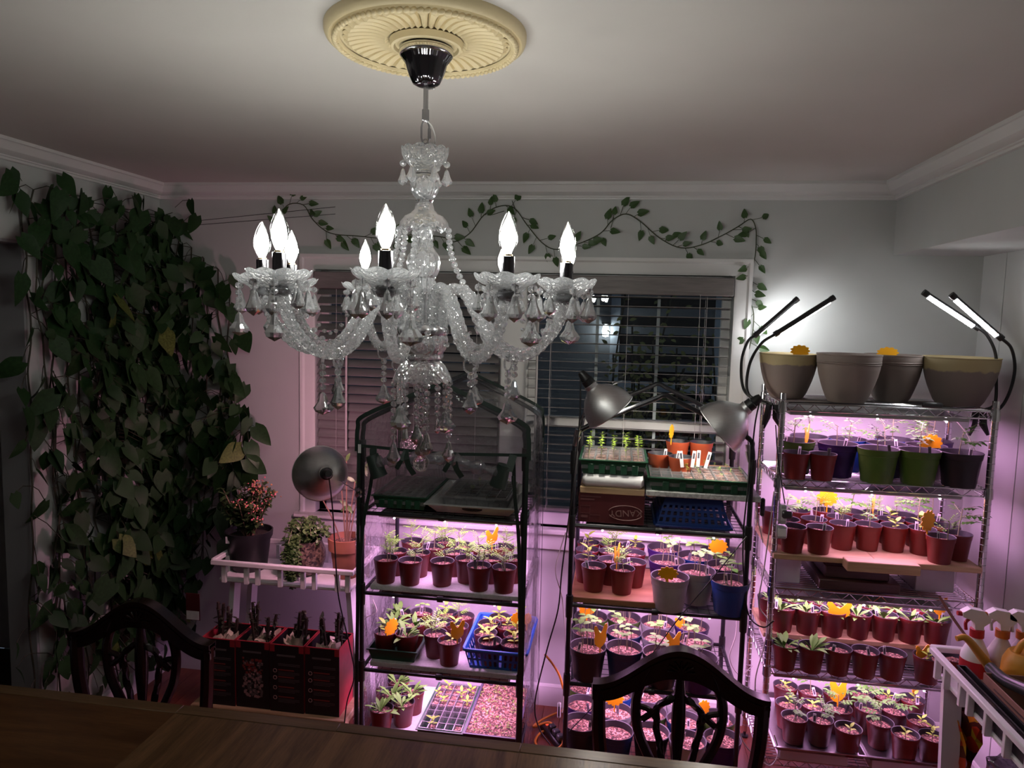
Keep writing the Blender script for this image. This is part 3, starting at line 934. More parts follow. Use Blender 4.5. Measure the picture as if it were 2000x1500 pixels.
# long strands from the skirt dish out to the arms
for i, a in enumerate((-75, -20, 75, 165, -130)):
    d = adir(a)
    p = Vector((CX, CYY, 2.034)) + d * .054
    q = Vector((CX, CYY, 1.90)) + d * .10
    for k in range(11):
        t = (k + .3) / 11
        cpl('bead', BEAD, p.lerp(q, t) + d * (-.012 * sin(pi * t)), k)
# pendants on the crown bowl
for k in range(6):
    d = adir(k * 60 + 25)
    strand(Vector((CX, CYY, 2.180)) + d * .047, 1, PDS, seed=k + 50)
# pendants under the lower dish and the long centre strand
for k in range(8):
    d = adir(k * 45 + 10)
    strand(Vector((CX, CYY, 1.705)) + d * .062, (7, 4, 9, 6)[k % 4], (PD, PMP, PD, PS)[k % 4], seed=k + 80)
strand(Vector((CX, CYY, 1.752)), 11, None, seed=99)
cpl('prism_pendant', PD, (CX, CYY, 1.578)); cpl('crystal_ball', BIGBALL, (CX, CYY, 1.517))
# ================================================================== pothos climbing the corner
po = thing('pothos_vine', 'dark green pothos vine covering the left wall corner from crown moulding down', 'houseplant', (-1.85, -.35, .0))
R4 = random.Random(11)
# leaf blades: base at origin, tip toward -z, face toward -y
LEAFV = []
for k in range(6):
    mb = MB()
    mb.leaf((0, 0, 0), (R4.uniform(-.15, .15), R4.uniform(-.25, .05), -1), (0, -1, .15), 1., .66 + .12 * (k % 3), 'heart', R4.uniform(-.05, .35), R4.uniform(-.1, .5), rows=7)
    LEAFV.append(mb)
LEAFM = [mb.mesh('leaf', M['leafvar'] if k == 5 else M['leafdark']) for k, mb in enumerate(LEAFV)]
spots = []
def vine(x, y, z0, z1, nx, ny, dens, out, seed):
    """one hanging vine on a wall whose outward normal is (nx, ny)"""
    r_ = random.Random(seed)
    tx, ty = -ny, nx
    P = []; z = z0; s_ = 0
    while z > z1:
        P.append(Vector((x + nx * (.012 + .02 * r_.random()) + tx * s_, y + ny * (.012 + .02 * r_.random()) + ty * s_, z)))
        z -= .11; s_ += r_.uniform(-.018, .018)
    if len(P) < 2:
        return
    part('vine_stem', MB().tube(bez(P, 3), .0035, 5), M['vine'], po)
    z = z0
    while z > z1:
        i = min(len(P) - 2, int((z0 - z) / .11))
        b = P[i]
        L = r_.uniform(.06, .13)
        sdw = r_.uniform(-.11, .11); o_ = r_.uniform(.02, out)
        q = Vector((b.x + nx * o_ + tx * sdw, b.y + ny * o_ + ty * sdw, z + r_.uniform(-.02, .05)))
        q.z = min(q.z, 2.36)
        yaw = atan2(ny, nx) + pi / 2 + r_.uniform(-.8, .8)
        spots.append((q, L, yaw, r_.uniform(-.7, .5), r_.uniform(-.9, .9), b.copy(), r_.random()))
        z -= r_.uniform(.026, .058) / dens
for k in range(17):
    y = -.04 - k * .051
    vine(XL, y, 2.28 - .03 * (k % 3), .12 + .1 * (k % 4), 1, 0, (1.15 if k < 11 else .8 if k < 14 else .5), .15 if k < 11 else .09, 100 + k)
for k in range(6):
    x = XL + .05 + k * .065
    vine(x, 0, 2.24 - .05 * k, .2 + .08 * k, 0, -1, 1.1 - .08 * k, .14, 200 + k)
# bulge of long leaves part way down on the back wall
for k in range(4):
    vine(-1.62 + .04 * k, -.06, 1.55 - .09 * k, .75 + .1 * k, 0, -1, .9, .16, 300 + k)
extra = [((120, 345), .09), ((210, 360), .08), ((265, 360), .09), ((385, 440), .1), ((372, 385), .08), ((385, 600), .09), ((395, 690), .08), ((480, 770), .1), ((482, 815), .11), ((485, 860), .1), ((470, 895), .1), ((440, 925), .09), ((20, 350), .07), ((35, 395), .09), ((65, 660), .08), ((72, 815), .09), ((70, 1120), .08), ((60, 1200), .09)]
for (px, py), L in extra:
    p = at(px, py - 18, Y=-.12) if px > 330 else at(px, py - 18, X=XL + .06)
    p.z = min(p.z, 2.35)
    spots.append((p, L, R4.uniform(-.5, .5) + (pi / 2 if px < 330 else 0), R4.uniform(-.3, .3), R4.uniform(-.5, .5), p + Vector((-.1 if px > 330 else .0, .05 if px < 330 else .03, -.03)), R4.random() * .9))
def dist(sp):
    return -(sp[1] / (sp[0] - CAM).length)
spots.sort(key=dist)
pet = MB(); rest = MB()
for i, (q, L, yaw, pitch, roll, b, r_) in enumerate(spots):
    pet.tube([b, (b + q) / 2 + Vector((0, 0, .015)), q], .0016, 4, cap=False)
    k = 5 if r_ > .93 else int(r_ * 5)
    if i < 298:
        link('leaf', LEAFM[k], po, q - WL[po.name], (pitch, roll, yaw), L)
    else:
        mm = Matrix.Translation(q) @ Matrix.Rotation(yaw, 4, 'Z') @ Matrix.Rotation(roll, 4, 'Y') @ Matrix.Rotation(pitch, 4, 'X') @ Matrix.Scale(L, 4)
        rest.add(LEAFV[k].v, LEAFV[k].f, mm)
part('petiole', pet, M['vine'], po)['kind'] = 'stuff'
if rest.v:
    part('foliage', rest, M['leafdark'], po)['kind'] = 'stuff'
th = MB()
a, b = at(378, 432, Y=-.03), at(655, 404, Y=-.006); th.tube([a, b], .0012, 4)
a, b = at(378, 440, Y=-.03), at(655, 418, Y=-.006); th.tube([a, b], .0012, 4)
part('support_thread', th, M['cordk'], po)
pth = MB().tube([at(378, 525, Y=-.01), at(388, 665, Y=-.01)], .001, 4)
part('support_thread', pth, M['cordw'], po)

# ================================================================== artificial ivy garland over the window
ig = thing('ivy_garland', 'thin garland of green ivy leaves draped in waves above the window', 'garland', at(1000, 430, Y=-.02))
pts = [(558, 560), (548, 500), (545, 440), (560, 402), (592, 400), (612, 430), (645, 455), (700, 461), (760, 466), (810, 458), (870, 464), (888, 472), (918, 455), (945, 420), (975, 403), (1004, 406), (1030, 440), (1060, 475), (1088, 487), (1130, 476), (1172, 456), (1196, 430), (1222, 418), (1250, 432), (1290, 466), (1330, 484), (1370, 478), (1410, 460), (1442, 442), (1466, 428), (1476, 445), (1477, 470), (1475, 500), (1468, 530), (1470, 556), (1464, 582), (1472, 612), (1470, 650), (1463, 682)]
gp = bez([at(x, y, Y=-.012) for x, y in pts], 5)
part('garland_stem', MB().tube(gp, .0024, 5), M['ivystem'], ig)
IL = []
for k in range(3):
    IL.append(MB().leaf((0, 0, 0), (0, -.12, -1), (0, -1, .1), 1, .78, 'heart', .12, .22 + .1 * k, rows=6).mesh('leaf', M['ivy']))
tw = MB()
r_ = random.Random(4)
acc = 0
for i in range(2, len(gp) - 1):
    acc += (gp[i] - gp[i - 1]).length
    if acc > .034:
        acc -= .034
        t = (gp[i + 1] - gp[i - 1]).normalized()
        side = 1 if r_.random() < .45 else -1
        ang = r_.uniform(.5, 1.3) * side
        d = Matrix.Rotation(-ang, 3, 'Y') @ t
        q = gp[i] + d * r_.uniform(.02, .045) + Vector((0, -r_.uniform(.005, .02), 0))
        tw.tube([gp[i], q], .0012, 4)
        rot = atan2(d.x, -d.z) + r_.uniform(-.4, .4)
        link('leaf', IL[i % 3], ig, q - WL[ig.name], (r_.uniform(-.2, .35), -rot, r_.uniform(-.4, .4)), r_.uniform(.036, .048))
for a, b in (((985, 412), (960, 420)), ((1000, 392), (1008, 412)), ((1199, 424), (1193, 445))):
    tw.tube([at(*a, Y=-.012), at(*b, Y=-.012)], .0015, 4)
part('leaf_stalk', tw, M['ivystem'], ig)
# ================================================================== growing racks
G1 = dict(x0=-.752, x1=-.092, yf=-.55, yb=-.08, sh=(.06, .378, .706, 1.04))
G2 = dict(x0=.097, x1=.757, yf=-.55, yb=-.08, sh=(.06, .405, .727, 1.047))
APEX, BEND = 1.567, 1.40
def greenhouse_frame(g, name, label):
    x0, x1, yf, yb = g['x0'], g['x1'], g['yf'], g['yb']
    t = thing(name, label, 'plant rack', ((x0 + x1) / 2, (yf + yb) / 2, 0), 'tubular greenhouse racks')
    xm = (x0 + x1) / 2
    R_ = .0095
    for y in (yf, yb):
        p = [(x0, y, 1.30)] + bez([(x0, y, 1.30), (x0 + .004, y, BEND - .02), (x0 + .035, y, BEND + .03), (xm - .05, y, APEX - .022), (xm, y, APEX), (xm + .05, y, APEX - .022), (x1 - .035, y, BEND + .03), (x1 - .004, y, BEND - .02), (x1, y, 1.30)], 8)
        part('roof_hoop', MB().tube(p, R_, 10), M['blackmetal'], t)
        for x in (x0, x1):
            part('post', MB().tube([(x, y, 0), (x, y, 1.30)], R_, 10), M['blackmetal'], t)
    cn = MB()
    for y in (yf, yb):
        for x in (x0, x1):
            for z in g['sh'] + (1.30,):
                part('connector', MB().lathe([(R_, -.05), (.0135, -.05), (.0145, -.02), (.0145, .025), (.0135, .04), (R_, .04)], 12, Matrix.Translation((x, y, z))), M['blackplastic'], t)
    for z in g['sh']:
        sh = part('shelf_frame', MB().tube([(x0, yf, z), (x1, yf, z)], .008, 8).tube([(x0, yb, z), (x1, yb, z)], .008, 8).tube([(x0, yf, z), (x0, yb, z)], .008, 8).tube([(x1, yf, z), (x1, yb, z)], .008, 8).tube([(xm, yf, z - .002), (xm, yb, z - .002)], .006, 8), M['blackmetal'], t)
        gr = MB()
        n = 16
        for k in range(n + 1):
            x = x0 + (x1 - x0) * k / n
            gr.tube([(x, yf, z + .006), (x, yb, z + .006)], .0014, 4)
        for k in range(12):
            y = yf + (yb - yf) * k / 11
            gr.tube([(x0, y, z + .0075), (x1, y, z + .0075)], .0014, 4)
        part('wire_grid', gr, M['blackmetal'], sh)
        part('clip', MB().lathe([(.008, -.012), (.013, -.012), (.014, 0), (.013, .012), (.008, .012)], 10, Matrix.Translation((xm, yf, z)) @ Matrix.Rotation(pi / 2, 4, 'Y')), M['blackplastic'], sh)
    return t
g1 = greenhouse_frame(G1, 'greenhouse_rack', 'black tubular greenhouse rack inside a clear cover beneath the chandelier')
g2 = greenhouse_frame(G2, 'greenhouse_rack', 'open black tubular rack with peaked top between the covered rack and wire shelving')

# clear cover on the first rack
x0, x1, yf, yb = G1['x0'] - .016, G1['x1'] + .016, G1['yf'] - .016, G1['yb'] + .02
xm = (x0 + x1) / 2
cv = thing('greenhouse_cover', 'clear plastic cover with dark green binding over the left tubular rack', 'plant cover', (xm, (yf + yb) / 2, .02))
def outline(y, dz=0.):
    return bez([(x0, y, 1.30), (x0 + .004, y, BEND - .005), (x0 + .035, y, BEND + .048), (xm - .05, y, APEX - .002), (xm, y, APEX + .018), (xm + .05, y, APEX - .002), (x1 - .035, y, BEND + .048), (x1 - .004, y, BEND - .005), (x1, y, 1.30)], 6)
r5 = random.Random(3)
def sheet(rows):
    """grid of points -> film with small waves"""
    n = len(rows[0]); vs = [p for r in rows for p in r]; fs = []
    for i in range(len(rows) - 1):
        for k in range(n - 1):
            fs.append((i * n + k, i * n + k + 1, (i + 1) * n + k + 1, (i + 1) * n + k))
    return MB().add(vs, fs)
of = outline(yf); ob = outline(yb)
rows = []
for i in range(7):
    t = i / 6
    rows.append([a.lerp(b, t) + Vector((0, 0, r5.uniform(-.004, .002))) for a, b in zip(of, ob)])
part('roof_film', sheet(rows), M['film'], cv)
for sx, x in ((-1, x0), (1, x1)):
    rows = []
    for i in range(12):
        z = 1.30 - 1.27 * i / 11
        rows.append([Vector((x + sx * (.006 * sin(j * 1.9 + i * .7) + .012 * i / 11), yf + (yb - yf) * j / 7, z)) for j in range(8)])
    part('side_film', sheet(rows), M['film'], cv)
part('back_film', sheet([[Vector((x0 + (x1 - x0) * j / 9, yb + .004 * sin(j * 2 + i), 1.30 - 1.27 * i / 7)) for j in range(10)] for i in range(8)]), M['film'], cv)
zf = 1.315
gab = [Vector(p) for p in of if p.z > zf]
vs = []
for p in gab:
    vs.append([p, Vector((p.x, yf - .003, zf + (p.z - zf) * .5)), Vector((p.x, yf, zf))])
part('gable_film', sheet([[r[k] for r in vs] for k in range(3)]), M['film'], cv)
# binding tapes
def tape(path, wdt, nrm, name='binding'):
    P = [Vector(p) for p in path]; nrm = Vector(nrm); vs = []; fs = []
    for i, p in enumerate(P):
        t = (P[min(i + 1, len(P) - 1)] - P[max(i - 1, 0)]).normalized()
        s_ = t.cross(nrm).normalized() * (wdt / 2)
        for q in (p - s_ + nrm * .0008, p + s_ + nrm * .0008, p + s_ - nrm * .0008, p - s_ - nrm * .0008):
            vs.append(q)
    for i in range(len(P) - 1):
        for k in range(4):
            l = (k + 1) % 4
            fs.append((i * 4 + k, i * 4 + l, i * 4 + 4 + l, i * 4 + 4 + k))
    return part(name, MB().add(vs, fs), M['ribbon'], cv)
tape([p + Vector((0, -.006, -.004)) for p in of], .017, (0, -1, 0))
tape([p + Vector((0, .004, 0)) for p in ob], .014, (0, -1, 0))
tape([(x0 + .008, yf - .006, 1.30), (x0 + .004, yf - .006, .05)], .014, (0, -1, 0))
tape([(x1 - .006, yf - .006, 1.30), (x1 - .004, yf - .006, .05)], .014, (0, -1, 0))
tape([(x1 + .004, yb, 1.40), (x1 + .010, yb, .9), (x1 + .012, yb, .05)], .012, (1, 0, 0))
tape([(x1, yf, zf), ((x0 + x1) / 2, yf, zf - .012), (x0, yf, zf + .004)], .012, (0, -1, 0))
# zipper tapes running down the open doorway
tape(bez([(x0 + .075, yf - .004, zf), (x0 + .06, yf - .012, 1.16), (x0 + .025, yf - .012, .95), (x0 + .006, yf - .012, .5), (x0 + .002, yf - .01, .05)], 5), .014, (0, -1, 0), 'zipper')
tape(bez([(x1 - .06, yf - .004, zf), (x1 - .05, yf - .012, 1.16), (x1 - .028, yf - .012, .95), (x1 - .012, yf - .012, .5), (x1 - .004, yf - .01, .05)], 5), .014, (0, -1, 0), 'zipper')
part('zip_pull', MB().box(x1 - .064, x1 - .054, yf - .018, yf - .014, 1.20, 1.235, .002), M['ribbon'], cv)
# rolled-up door
def roll(px):
    path = [Vector(p) for p in px]
    mb = MB()
    mb.tube(bez(path, 6), [.018 + .012 * (i % 3) * .35 + .008 * sin(i * 1.3) for i in range((len(path) - 1) * 6 + 1)], 10)
    return mb
part('rolled_door', roll([(x0 + .085, yf - .03, 1.255), (x0 + .16, yf - .035, 1.275), (x0 + .27, yf - .03, 1.285), (x0 + .38, yf - .03, 1.29), (x0 + .47, yf - .035, 1.27), (x1 - .10, yf - .035, 1.245)]), clear('rolled_film', (.75, .76, .8), .16, .15, .22, (.3, .31, .34), bump=.9), cv)
for c, dx, dz in (((x0 + .085, 1.255), .02, -.05), ((x1 - .10, 1.245), -.015, -.05)):
    part('rolled_hem', MB().tube([(c[0] - dx * .6, yf - .035, c[1] + .035), (c[0] + dx, yf - .035, c[1] + dz)], [.026, .034], 10), M['ribbon'], cv)
for xx in (x0 + .21, x0 + .40):
    tape([(xx, yf - .03, zf), (xx + .012, yf - .058, 1.285), (xx + .02, yf - .055, 1.255), (xx + .04, yf - .05, 1.225)], .022, (0, -1, 0), 'tie')
    tape([(xx, yf - .03, zf), (xx - .01, yf - .058, 1.28), (xx - .03, yf - .055, 1.245)], .018, (0, -1, 0), 'tie')
tape([(x0 + .07, yf - .01, zf), (x0 + .085, yf - .055, 1.27)], .03, (0, -1, 0), 'tie')
tape([(x1 - .06, yf - .01, zf), (x1 - .07, yf - .055, 1.26)], .03, (0, -1, 0), 'tie')
part('size_tag', MB().box(x0 + .006, x0 + .018, yf - .009, yf - .0075, 1.29, 1.325), M['whitep'], cv)

# ================================================================== chrome wire shelving
WR = dict(x0=.872, x1=1.612, yf=-.46, yb=-.10, sh=(.13, .505, .825, 1.255, 1.545))
wr = thing('wire_shelving', 'chrome wire shelving unit full of seedling pots by the right wall', 'shelving', ((WR['x0'] + WR['x1']) / 2, -.28, 0))
for y in (WR['yf'], WR['yb']):
    for x in (WR['x0'], WR['x1']):
        mb = MB().tube([(x, y, .03), (x, y, 1.585)], .0125, 12)
        pst = part('post', mb, M['chrome'], wr)
        g = MB()
        for k in range(60):
            z = .06 + k * .0254
            g.lathe([(.0127, z - .001), (.0131, z), (.0127, z + .001)], 12, Matrix.Translation((x, y, 0)))
        part('groove', g, M['steel'], pst)['kind'] = 'stuff'
        part('foot', MB().lathe([(.0, 0), (.016, 0), (.016, .008), (.006, .012), (.006, .03), (0, .03)], 12, Matrix.Translation((x, y, 0))), M['blackplastic'], pst)
for si, z in enumerate(WR['sh']):
    x0w, x1w, yfw, ybw = WR['x0'], WR['x1'], WR['yf'], WR['yb']
    def truss(p, q, n):
        p = Vector(p); q = Vector(q); mb = MB()
        mb.tube([p, q], .0032, 6).tube([p - Vector((0, 0, .026)), q - Vector((0, 0, .026))], .0028, 6)
        Z = []
        for k in range(2 * n + 1):
            c = p.lerp(q, k / (2 * n)); c.z -= .026 if k % 2 else .0
            Z.append(c)
        mb.tube(Z, .0020, 5)
        return mb
    sh = part('shelf_rim', truss((x0w, yfw, z), (x1w, yfw, z), 13), M['chrome'], wr)
    part('rim_back', truss((x0w, ybw, z), (x1w, ybw, z), 13), M['chrome'], sh)
    part('rim_side', truss((x0w, yfw, z), (x0w, ybw, z), 6), M['chrome'], sh)
    part('rim_side', truss((x1w, yfw, z), (x1w, ybw, z), 6), M['chrome'], sh)
    dk = MB()
    for k in range(17):
        y = yfw + (ybw - yfw) * (k + .5) / 17
        dk.tube([(x0w, y, z), (x1w, y, z)], .0016, 4)
    for t in (.25, .5, .75):
        x = x0w + (x1w - x0w) * t
        dk.tube([(x, yfw, z - .004), (x, ybw, z - .004)], .0025, 5)
    part('deck_wire', dk, M['chrome'], sh)
    for y in (yfw, ybw):
        for x in (x0w, x1w):
            part('collar', MB().lathe([(.0126, -.032), (.017, -.032), (.0155, .006), (.0126, .006)], 14, Matrix.Translation((x, y, z))), M['chrome'], sh)

# ================================================================== pink grow panels under the shelves
def panel(x0, x1, y0, y1, z, label, name='grow_light_panel'):
    t = thing(name, label, 'grow light', ((x0 + x1) / 2, (y0 + y1) / 2, z - .02), 'pink grow panels')
    part('housing', MB().box(x0, x1, y0, y1, z - .016, z, .003), M['panelbody'], t)
    part('led_board', MB().add([(x0 + .02, y0 + .02, z - .0175), (x0 + .02, y1 - .02, z - .0175), (x1 - .02, y1 - .02, z - .0175), (x1 - .02, y0 + .02, z - .0175)], [(0, 1, 2, 3)]), M['led'], t)
    dots = MB()
    for k in (.12, .5, .88):
        dots.ico((x0 + (x1 - x0) * k, y0 + .004, z - .0175), .0045)
    part('led_dot', dots, M['leddot'], t)
ordn = ['bottom', 'third', 'second', 'top']
for g, nm, jj in ((G1, 'covered left rack', 0), (G2, 'open black rack', 1)):
    for si in (1, 2, 3):
        z = g['sh'][si] - .012
        panel(g['x0'] + .05, g['x1'] - .05, g['yf'] + .05, g['yb'] - .06, z, 'flat pink grow light under the %s shelf of the %s' % (ordn[si], nm))
for si, nm in ((1, 'lowest raised'), (2, 'middle'), (3, 'upper'), (4, 'top')):
    z = WR['sh'][si] - .028
    panel(WR['x0'] + .03, WR['x0'] + .66, WR['yf'] + .012, WR['yb'] - .02, z, 'flat pink grow light under the %s shelf of the chrome shelving' % nm)
# ================================================================== seedlings and pots
R6 = random.Random(21)
def seedling(kind, seed):
    r_ = random.Random(seed)
    mb = MB()
    def stem(p, rr):
        mb.mi = 1; mb.tube(p, rr, 5, cap=False); mb.mi = 0
    def rd(el):
        a = r_.uniform(0, 2 * pi)
        return Vector((cos(a) * cos(el), sin(a) * cos(el), sin(el)))
    if kind == 'marigold':
        for s_ in range(r_.choice((1, 2))):
            h = r_.uniform(.06, .095); o = Vector((r_.uniform(-.015, .015), r_.uniform(-.015, .015), 0))
            top = o + Vector((r_.uniform(-.012, .012), r_.uniform(-.012, .012), h))
            stem([o, (o + top) / 2, top], .0016)
            for lv in range(4):
                c = o.lerp(top, .45 + .18 * lv)
                for q in range(2):
                    d = rd(r_.uniform(.25, .8)); L = r_.uniform(.03, .045)
                    sd = d.cross(Vector((0, 0, 1))).normalized()
                    for j in range(5):
                        b = c + d * (L * (j + 1) / 5)
                        for sg in ((-1, 1) if j < 4 else (0,)):
                            mb.leaf(b, (d * .7 + sd * sg * .8) if sg else d, (0, 0, 1), L * .42, L * .14, 'lance', .25, rows=2)
    elif kind == 'tomato':
        h = r_.uniform(.08, .12); top = Vector((r_.uniform(-.02, .02), r_.uniform(-.02, .02), h))
        stem([(0, 0, 0), (top.x * .3, top.y * .3, h * .5), top], .002)
        for lv in range(5):
            c = Vector((top.x * .5, top.y * .5, h * (.5 + .125 * lv)))
            d = rd(r_.uniform(.15, .6)); L = r_.uniform(.048, .07)
            sd = d.cross(Vector((0, 0, 1))).normalized()
            stem([c, c + d * L], .0009)
            for j in range(3):
                b = c + d * (L * (j + 1.4) / 3.6) - Vector((0, 0, .003 * j))
                for sg in (-1, 1):
                    mb.leaf(b, d * .5 + sd * sg, (0, 0, 1), L * .4, L * .24, 'oval', .35, rows=3)
            mb.leaf(c + d * L, d, (0, 0, 1), L * .5, L * .28, 'oval', .4, rows=3)
    elif kind == 'rosette':
        for k in range(r_.randint(10, 14)):
            d = rd(r_.uniform(.4, 1.25)); L = r_.uniform(.05, .085)
            mb.leaf((d.x * .004, d.y * .004, 0), d, (-d.x, -d.y, .8), L, L * .26, 'spoon', r_.uniform(.15, .45), rows=5)
    elif kind == 'zinnia':
        h = r_.uniform(.03, .055)
        stem([(0, 0, 0), (r_.uniform(-.004, .004), 0, h)], .0016)
        a0 = r_.uniform(0, pi)
        for lv, (z, L) in enumerate(((.45, .026), (.75, .034), (1, .038))):
            for q in range(2):
                a = a0 + lv * pi / 2 + q * pi
                d = Vector((cos(a), sin(a), .35 + .25 * lv))
                mb.leaf((0, 0, h * z), d, (0, 0, 1), L, L * .46, 'oval', .25, rows=4)
    elif kind == 'sprout':
        for s_ in range(r_.choice((2, 3))):
            o = Vector((r_.uniform(-.03, .03), r_.uniform(-.03, .03), 0)); h = r_.uniform(.05, .085)
            t = o + Vector((r_.uniform(-.01, .01), r_.uniform(-.01, .01), h))
            stem([o, (o + t) / 2 + Vector((.003, 0, 0)), t], .0011)
            a = r_.uniform(0, pi)
            for q in range(2):
                mb.leaf(t, (cos(a + q * pi), sin(a + q * pi), .15), (0, 0, 1), .027, .019, 'oval', .2, rows=4)
    elif kind == 'tall':
        h = r_.uniform(.06, .075); stem([(0, 0, 0), (.001, .001, h)], .001)
        for lv in range(3):
            a = r_.uniform(0, pi)
            for q in range(2):
                mb.leaf((0, 0, h * (.7 + .15 * lv)), (cos(a + q * pi), sin(a + q * pi), .4), (0, 0, 1), .018, .011, 'oval', .3, rows=3)
    return mb
SEED = {}
for kind, mt in (('marigold', 'green1'), ('tomato', 'green2'), ('rosette', 'green4'), ('zinnia', 'green3'), ('sprout', 'green4'), ('tall', 'green3')):
    SEED[kind] = [seedling(kind, 31 * i + hash(kind.encode()[0]) % 97).mesh('seedling', [M[mt], M['stem']]) for i in range(4)]
WORD = dict(marigold='with feathery seedling', tomato='with tomato seedling', rosette='with leafy rosette', zinnia='with star-leaved seedling', sprout='with round-leaved sprouts', none='of bare soil')
POT = {}
def pot_meshes(kind, col):
    key = (kind, col)
    if key in POT:
        return POT[key]
    rt, rb, h = dict(small=(.0505, .037, .100), big=(.0745, .055, .128))[kind]
    body = MB().lathe([(0, .002), (rb, 0), (rb * 1.02, .004), (rt * .92, h * .80), (rt * .95, h * .815), (rt * .985, h * .96), (rt, h * .975), (rt, h)], 28)
    inn = MB().lathe([(rt, h * 1.0), (rt * .985, h * 1.012), (rt * .94, h * 1.0), (rt * .88, h * .80), (rt * .86, h * .7)], 28)
    sl = MB()
    n = 20; rings = 4; vs = [(0, 0, h * .80)]; fs = []
    rr = random.Random(len(POT) + 5)
    for i in range(1, rings + 1):
        for k in range(n):
            a = 2 * pi * k / n
            vs.append((rt * .885 * i / rings * cos(a), rt * .885 * i / rings * sin(a), h * (.80 + rr.uniform(-.012, .02))))
    for k in range(n):
        fs.append((0, 1 + k, 1 + (k + 1) % n))
    for i in range(rings - 1):
        for k in range(n):
            l = (k + 1) % n
            fs.append((1 + i * n + k, 1 + (i + 1) * n + k, 1 + (i + 1) * n + l, 1 + i * n + l))
    sl.add(vs, fs)
    POT[key] = (body.mesh('pot_wall', M[col]), inn.mesh('pot_rim', M['potin']), sl.mesh('soil', M['soil']), sl.mesh('soil', M['soildry']), rt, h)
    return POT[key]
TAGM = {}
for c in ('tagw', 'tagd'):
    TAGM[c] = MB().box(-.006, .006, -.0005, .0005, -.03, .034, .0004).mesh('plant_tag', M[c])
INK = MB().box(-.0035, .0035, -.0008, -.0006, .004, .026).mesh('handwriting', M['ink'])
ORD = ['first', 'second', 'third', 'fourth', 'fifth', 'sixth', 'seventh', 'eighth', 'ninth', 'tenth', 'eleventh']
NAMEC = dict(maroon='maroon', orangepot='orange', purple='purple', lime='green', blackpot='black', bluepot='blue', navypot='navy', greypot='grey')
ALLP = []
def make_pot(kind, col, P, plant, label, group, rz, dry, tags, hs=1.):
    body, inn, so, sd, rt, h = pot_meshes(kind, col)
    t = thing('nursery_pot', label, 'plant pot', P, group)
    link('pot_wall', body, t, rot=(0, 0, rz)); link('pot_rim', inn, t, rot=(0, 0, rz)); link('soil', sd if dry else so, t, rot=(0, 0, rz))
    if plant != 'none':
        n = 1 if kind == 'small' else (2 if plant == 'sprout' else 1)
        sc = (1.0 if kind == 'small' else 1.25) * hs * R6.uniform(.9, 1.15)
        for q in range(n):
            link('seedling', SEED[plant][R6.randrange(4)], t, (R6.uniform(-.008, .008), R6.uniform(-.008, .008), h * .80), (0, 0, R6.uniform(0, 6.28)), sc)
    if tags:
        a = R6.uniform(.2, 2.9) * R6.choice((-1, 1)); rr = rt * .55
        tg = link('plant_tag', TAGM['tagw' if R6.random() < .85 else 'tagd'], t, (rr * sin(a), rr * cos(a) * .6, h * .86), (R6.uniform(-.25, .25), R6.uniform(-.25, .25), R6.uniform(-.5, .5)))
        link('handwriting', INK, tg)
    return t
def shelf_pots(rows, z, yr, xr, where, group, kind='small', col='maroon', plants=('marigold',), dry=.3, tagp=.6, hs=1.):
    """rows: list of (row word, [(u, v[, colour[, kind[, plant]]])]) with rim centres in the photo"""
    L = []
    for word, pts in rows:
        for q in pts:
            c = q[2] if len(q) > 2 and q[2] else col
            k = q[3] if len(q) > 3 and q[3] else kind
            pl = q[4] if len(q) > 4 and q[4] else R6.choice(plants)
            body, inn, so, sd, rt, h = pot_meshes(k, c)
            p = at(q[0], q[1], Z=z + h)
            y = min(max(p.y, yr[0] + rt * .8), yr[1] - rt * .8)
            if abs(y - p.y) > 1e-6:
                p.x = at(q[0], q[1], Y=y).x
            L.append([p.x, y, rt, h, c, k, pl, word])
    for it in range(60):
        mv = False
        for i in range(len(L)):
            for j in range(i):
                a, b = L[i], L[j]
                dx, dy = a[0] - b[0], a[1] - b[1]
                d = hypot(dx, dy) + 1e-6; need = (a[2] + b[2]) * .97
                if d < need:
                    mv = True
                    s_ = (need - d) / 2 / d
                    a[0] += dx * s_ * .8; b[0] -= dx * s_ * .8; a[1] += dy * s_; b[1] -= dy * s_
        for a in L:
            a[0] = min(max(a[0], xr[0] + a[2]), xr[1] - a[2]); a[1] = min(max(a[1], yr[0] + a[2] * .8), yr[1] - a[2] * .8)
        if not mv:
            break
    for word in [r[0] for r in rows]:
        row = sorted([a for a in L if a[7] == word], key=lambda a: a[0])
        for i, a in enumerate(row):
            lab = '%s%s pot %s, %s from left, %s row, %s' % ('large ' if a[5] == 'big' and a[4] != 'greypot' else '', NAMEC[a[4]], WORD[a[6]], ORD[i], word, where)
            make_pot(a[5], a[4], (a[0], a[1], z), a[6], lab, group, R6.uniform(0, 6.28), R6.random() < dry, R6.random() < tagp, hs)

# ---- boards lying on the shelves
def board(name, x0, x1, y0, y1, z0, z1, m, label, cat='board', group=None, b=.003):
    return single(name, MB().box(x0, x1, y0, y1, z0, z1, b), M[m], label, cat, group)
gs = G1['sh']; ZB = .020
def gz(z):
    return z + .009
board('foam_board', G1['x0'] + .03, G1['x1'] - .012, -.535, -.10, gz(gs[2]), gz(gs[2]) + .022, 'foam', 'white foam board under the feathery seedlings on the second shelf of covered rack', group='foam boards')
board('foam_board', G1['x0'] + .03, G1['x1'] - .012, -.535, -.10, gz(gs[1]), gz(gs[1]) + .022, 'foam', 'white foam board under the blue basket in the covered rack', group='foam boards')
board('foam_board', G1['x0'] + .03, G1['x1'] - .03, -.535, -.10, gz(gs[0]), gz(gs[0]) + .016, 'foam', 'white foam board on the lowest shelf of the covered rack', group='foam boards')
z2 = gz(gs[2]) + .022
